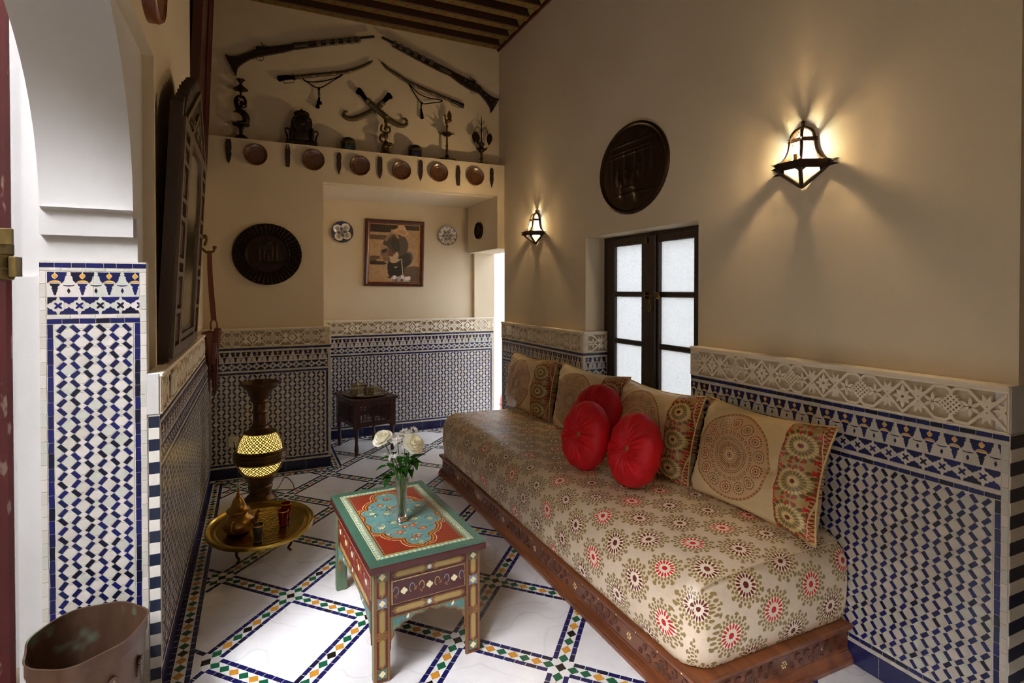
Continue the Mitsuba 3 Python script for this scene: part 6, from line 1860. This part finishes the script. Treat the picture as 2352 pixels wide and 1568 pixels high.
for s in (0, 1):
    for z0, z1 in ((.075, .185), (.235, .345), (.455, .585), (.715, .825), (.875, .905)):
        for u in (.075, .155):
            x = u if not s else MW - u
            obj(f'{MR}__dark_panel', placed(box(x - .030, x + .030, z0, z1, -.002, .006, .002), MM), 'red_lacquer')
obj(f'{MR}__glass', placed(ext(hole_, .0015, .0005), MM), 'mirror_glass')
for g_, c_ in ((rosette_poly(.055), (.55, 1.10, 0)), (scroll_patch(), (.36, 1.08, 0)), (scroll_patch(), (.74, 1.08, 0))): obj(f'{MR}__carved_crest', placed(mv(ext(g_, .012), c_), MM), 'mirror_strip')

RF = num('lacquer_frame'); tag(RF, 'tall dark red lacquered frame leaning out high on the left wall above the mirror', 'frame')
tl2 = math.atan(.042)
RM = frame((-.338, 4.525, 3.15), (0, 1, 0), (math.sin(tl2), 0, math.cos(tl2)), (math.cos(tl2), 0, -math.sin(tl2)))
obj(f'{RF}__moulding', placed(frame_ring(.425, .735, [(0, -.022), (0, .022), (.015, .032), (.045, .034), (.060, .026), (.085, .022), (.100, .012), (.100, -.01)]), RM), 'red_lacquer')
obj(f'{RF}__inner_moulding', placed(frame_ring(.33, .64, [(0, .002), (0, .016), (.02, .020), (.04, .012), (.04, .002)]), RM), 'mahogany')
obj(f'{RF}__panel', placed(box(-.42, .42, -.73, .73, -.020, .002), RM), 'red_lacquer')

# bracket and leather bag
HB = num('wall_hook'); tag(HB, 'ornate brass wall bracket near the far left corner holding a strap', 'hook')
g = shapely.unary_union([aff.translate(Point(0, 0).buffer(.03 * s_, 8), y_, z_) for y_, z_, s_ in ((0, .0, 1), (.01, .05, .9), (-.01, .10, .7), (0, .14, .45), (.02, -.04, .8), (-.015, -.06, .6), (.0, .03, 1.1))])
obj(f'{HB}__rosette', placed(ext(g, .030), LWM(4.42, 1.835, XLP + .001)), 'old_brass')
obj(f'{HB}__scroll', cat([tube(spline([[-.345, 4.42, 1.84], [-.318, 4.41, 1.88], [-.306, 4.41, 1.85], [-.318, 4.41, 1.81]], 6), .009, 8), tube(spline([[-.345, 4.42, 1.80], [-.31, 4.41, 1.765], [-.285, 4.40, 1.762], [-.262, 4.40, 1.772], [-.255, 4.40, 1.795]], 6), .0075, 8), mv(trimesh.creation.icosphere(1, .014), (-.256, 4.40, 1.796))]), 'old_brass', True)
BG = num('leather_bag'); tag(BG, 'brown leather pouch set with fringes hanging on a long strap in the left corner', 'bag')
mat('leather', wood_fn((.30, .13, .065), (.42, .19, .10), 2, 24), .5)


def ribbon(pts, w, t):
    """a flat strap facing -y"""
    p = np.asarray(pts, float)
    v = np.vstack([p + [-w / 2, -t, 0], p + [w / 2, -t, 0], p + [w / 2, t, 0], p + [-w / 2, t, 0]]); n_ = len(p); f = []
    for k in range(4):
        for i in range(n_ - 1):
            a_, b_ = k * n_ + i, ((k + 1) % 4) * n_ + i; f += [(a_, b_, b_ + 1), (a_, b_ + 1, a_ + 1)]
    return trimesh.Trimesh(v, np.array(f), process=False)


sx_ = [[-.288, 4.40, 1.774], [-.286, 4.40, 1.60], [-.276, 4.40, 1.42], [-.266, 4.40, 1.29]]
obj(f'{BG}__strap', cat([ribbon(spline(sx_, 6), .030, .0025), ribbon(spline([[-.288, 4.412, 1.774], [-.284, 4.418, 1.60], [-.272, 4.418, 1.42], [-.262, 4.414, 1.29]], 6), .028, .0025)]), 'leather')
obj(f'{BG}__buckle', cat([tube([[-.266, 4.402, 1.30], [-.284, 4.400, 1.27], [-.280, 4.396, 1.22]], .006, 8), tube([[-.262, 4.402, 1.30], [-.244, 4.396, 1.27], [-.240, 4.392, 1.21]], .006, 8)]), 'leather', True)
for c_, rz_, ry_, dims in (((-.286, 4.385, 1.09), .5, -.16, (.034, .030, .125)), ((-.246, 4.372, 1.155), -.2, .12, (.024, .018, .080)), ((-.262, 4.36, 1.06), .1, .05, (.020, .014, .085))):
    b = box(-dims[0], dims[0], -dims[1], dims[1], -dims[2], dims[2], .010)
    obj(f'{BG}__pouch', mv(b, c_, rz=rz_, ry=ry_), 'leather')
for i in range(22):
    x0, y0 = -.268 + rng.normal(0, .014), 4.365 + rng.normal(0, .012)
    obj(f'{BG}__fringe', tube(spline([[x0, y0, 1.02], [x0 + rng.normal(0, .005), y0, .91], [x0 + rng.normal(0, .008), y0, .80 + rng.normal(0, .02)]], 4), .0042, 5), 'leather', True)
obj(f'{BG}__thong', tube(spline([[-.238, 4.36, 1.10], [-.232, 4.36, .98], [-.228, 4.36, .86]], 5), .003, 6), 'leather', True)

# ------------------------------------------------------------------ old copper tub in front of the tiled pillar
def patina(p, n, uv):
    t = fbm(p.x * 13, p.y * 13, p.z * 13)
    return mix(mix(lin((.28, .19, .14)), lin((.38, .28, .21)), fbm(p.x * 40, p.y * 40, p.z * 9)), lin((.42, .47, .38)), smoothstep(.55, .72, t + (p.z - .38) * 1.2) * .8)


mat('old_copper', patina, .45, metallic=.55)
BK = num('copper_tub'); tag(BK, 'dented old copper tub with a verdigris rim standing before the tiled pillar', 'tub')
TBM = (-.497, 2.172, 0)
n = 72; th = np.arange(n) * 2 * PI / n
lv = [(.0005, .004), (.125, .002), (.134, .012), (.143, .15), (.150, .30), (.1515, .352), (.156, .358), (.156, .396), (.1595, .402), (.1535, .402), (.151, .360), (.147, .34), (.138, .14), (.128, .016), (.0005, .012)]
dent = .006 * np.sin(th * 3 + 1) + .004 * np.sin(th * 7)
v = np.vstack([np.c_[(r_ + dent * (r_ > .05) * (z_ / .4)) * np.cos(th), (r_ + dent * (r_ > .05) * (z_ / .4)) * np.sin(th), np.full(n, z_) + .012 * np.cos(th - 1.2) * (z_ > .3)] for r_, z_ in lv])
i, j = np.meshgrid(np.arange(len(lv) - 1), np.arange(n), indexing='ij')
q = np.stack([i * n + j, i * n + (j + 1) % n, (i + 1) * n + (j + 1) % n, (i + 1) * n + j], -1).reshape(-1, 4)
obj(f'{BK}__body', mv(trimesh.Trimesh(v, np.vstack([q[:, [0, 1, 2]], q[:, [0, 2, 3]]]), process=False), TBM), 'old_copper', 35)
for a in (-.9, -2.2, -.2, 1.4, 2.6):
    M = frame((TBM[0] + .1525 * math.cos(a), TBM[1] + .1525 * math.sin(a), .27), (-math.sin(a), math.cos(a), 0), (0, 0, 1), (math.cos(a), math.sin(a), 0))
    obj(f'{BK}__lug', placed(ext(Point(0, .02).buffer(.014, 10).union(Polygon([(-.012, .01), (.012, .01), (.004, -.04), (-.004, -.04)])), .006), M), 'old_copper')
    for z_ in (.022, -.02): obj(f'{BK}__rivet', placed(mv(trimesh.creation.icosphere(1, .005), (0, z_, .006), s=(1, 1, .5)), M), 'silver_band', True)

# ------------------------------------------------------------------ the courtyard side and the passage
def red_paint(p, n, uv):
    w = smoothstep(.66, .72, fbm(p.x * 30, p.y * 30, p.z * 7, 4))
    return mix(mix(lin((.38, .10, .085)), lin((.29, .07, .06)), fbm(p.x * 8, p.y * 8, p.z * 3)), lin((.60, .50, .44)), w * .7)


mat('red_paint', red_paint, .4)
mat('collar_brass', lambda p, n, uv: mix(lin((.46, .38, .18)), lin((.25, .19, .10)), fbm(p.x * 40, p.y * 40, p.z * 12)), .45, metallic=.6)
RP = num('red_post'); tag(RP, 'red painted wooden post with a brass collar at the left edge outside the arch', 'post')
obj(f'{RP}__shaft', mv(lathe([(.0005, .001), (.056, .001), (.056, 1.50), (.056, 3.2), (.0005, 3.2)], 12), (-.862, 2.60, 0)), 'red_paint', 20)
obj(f'{RP}__collar', mv(cat([lathe([(.057, 1.535), (.064, 1.540), (.064, 1.575), (.061, 1.58), (.061, 1.625), (.064, 1.63), (.064, 1.665), (.057, 1.67)], 12)]), (-.862, 2.60, 0)), 'collar_brass', 20)
obj(f'{RP}__bracket', cat([box(-.87, -.785, 2.545, 2.56, 1.66, 1.72, .003), box(-.80, -.776, 2.55, 2.66, 1.545, 1.62, .003)]), 'collar_brass')
obj('wall_courtyard', cat([box(-2.3, -.67, 2.80, 2.92, 0, 3.4), box(-.727, -.66, 2.44, 2.85, 1.545, 3.4)]), 'white_plaster'); struct('wall_courtyard')
obj('wall_passage', cat([box(7.5, 7.7, -3, 12, 0, 1.6)]), 'white_plaster'); struct('wall_passage')  # white wall added outside to bounce sunlight, kept low for the sky
obj('wall_court', cat([box(-4.8, -4.6, -5, 6.2, 0, 6.5), box(-4.8, -.66, -5.2, -5, 0, 6.5), box(-4.8, -.66, 6, 6.2, 0, 6.5)]), 'court_wall'); struct('wall_court')  # unseen court walls, added and raised to block the low sky
mat('pouf_leather', (.72, .30, .16), .4)
PF = num('leather_pouf'); tag(PF, 'round orange leather pouf in the bright passage beyond the far doorway', 'pouf')
obj(f'{PF}__cushion', mv(lathe([(.0005, .001), (.20, .001), (.235, .03), (.252, .09), (.250, .15), (.252, .20), (.235, .26), (.19, .285), (.0005, .295)], 40), (2.86, 5.90, 0)), 'pouf_leather', 40)
obj(f'{PF}__seam', mv(tube([[.253 * math.cos(t), .253 * math.sin(t), .148] for t in np.linspace(0, 2 * PI, 40)], .008, 6), (2.86, 5.90, 0)), 'leather', True)
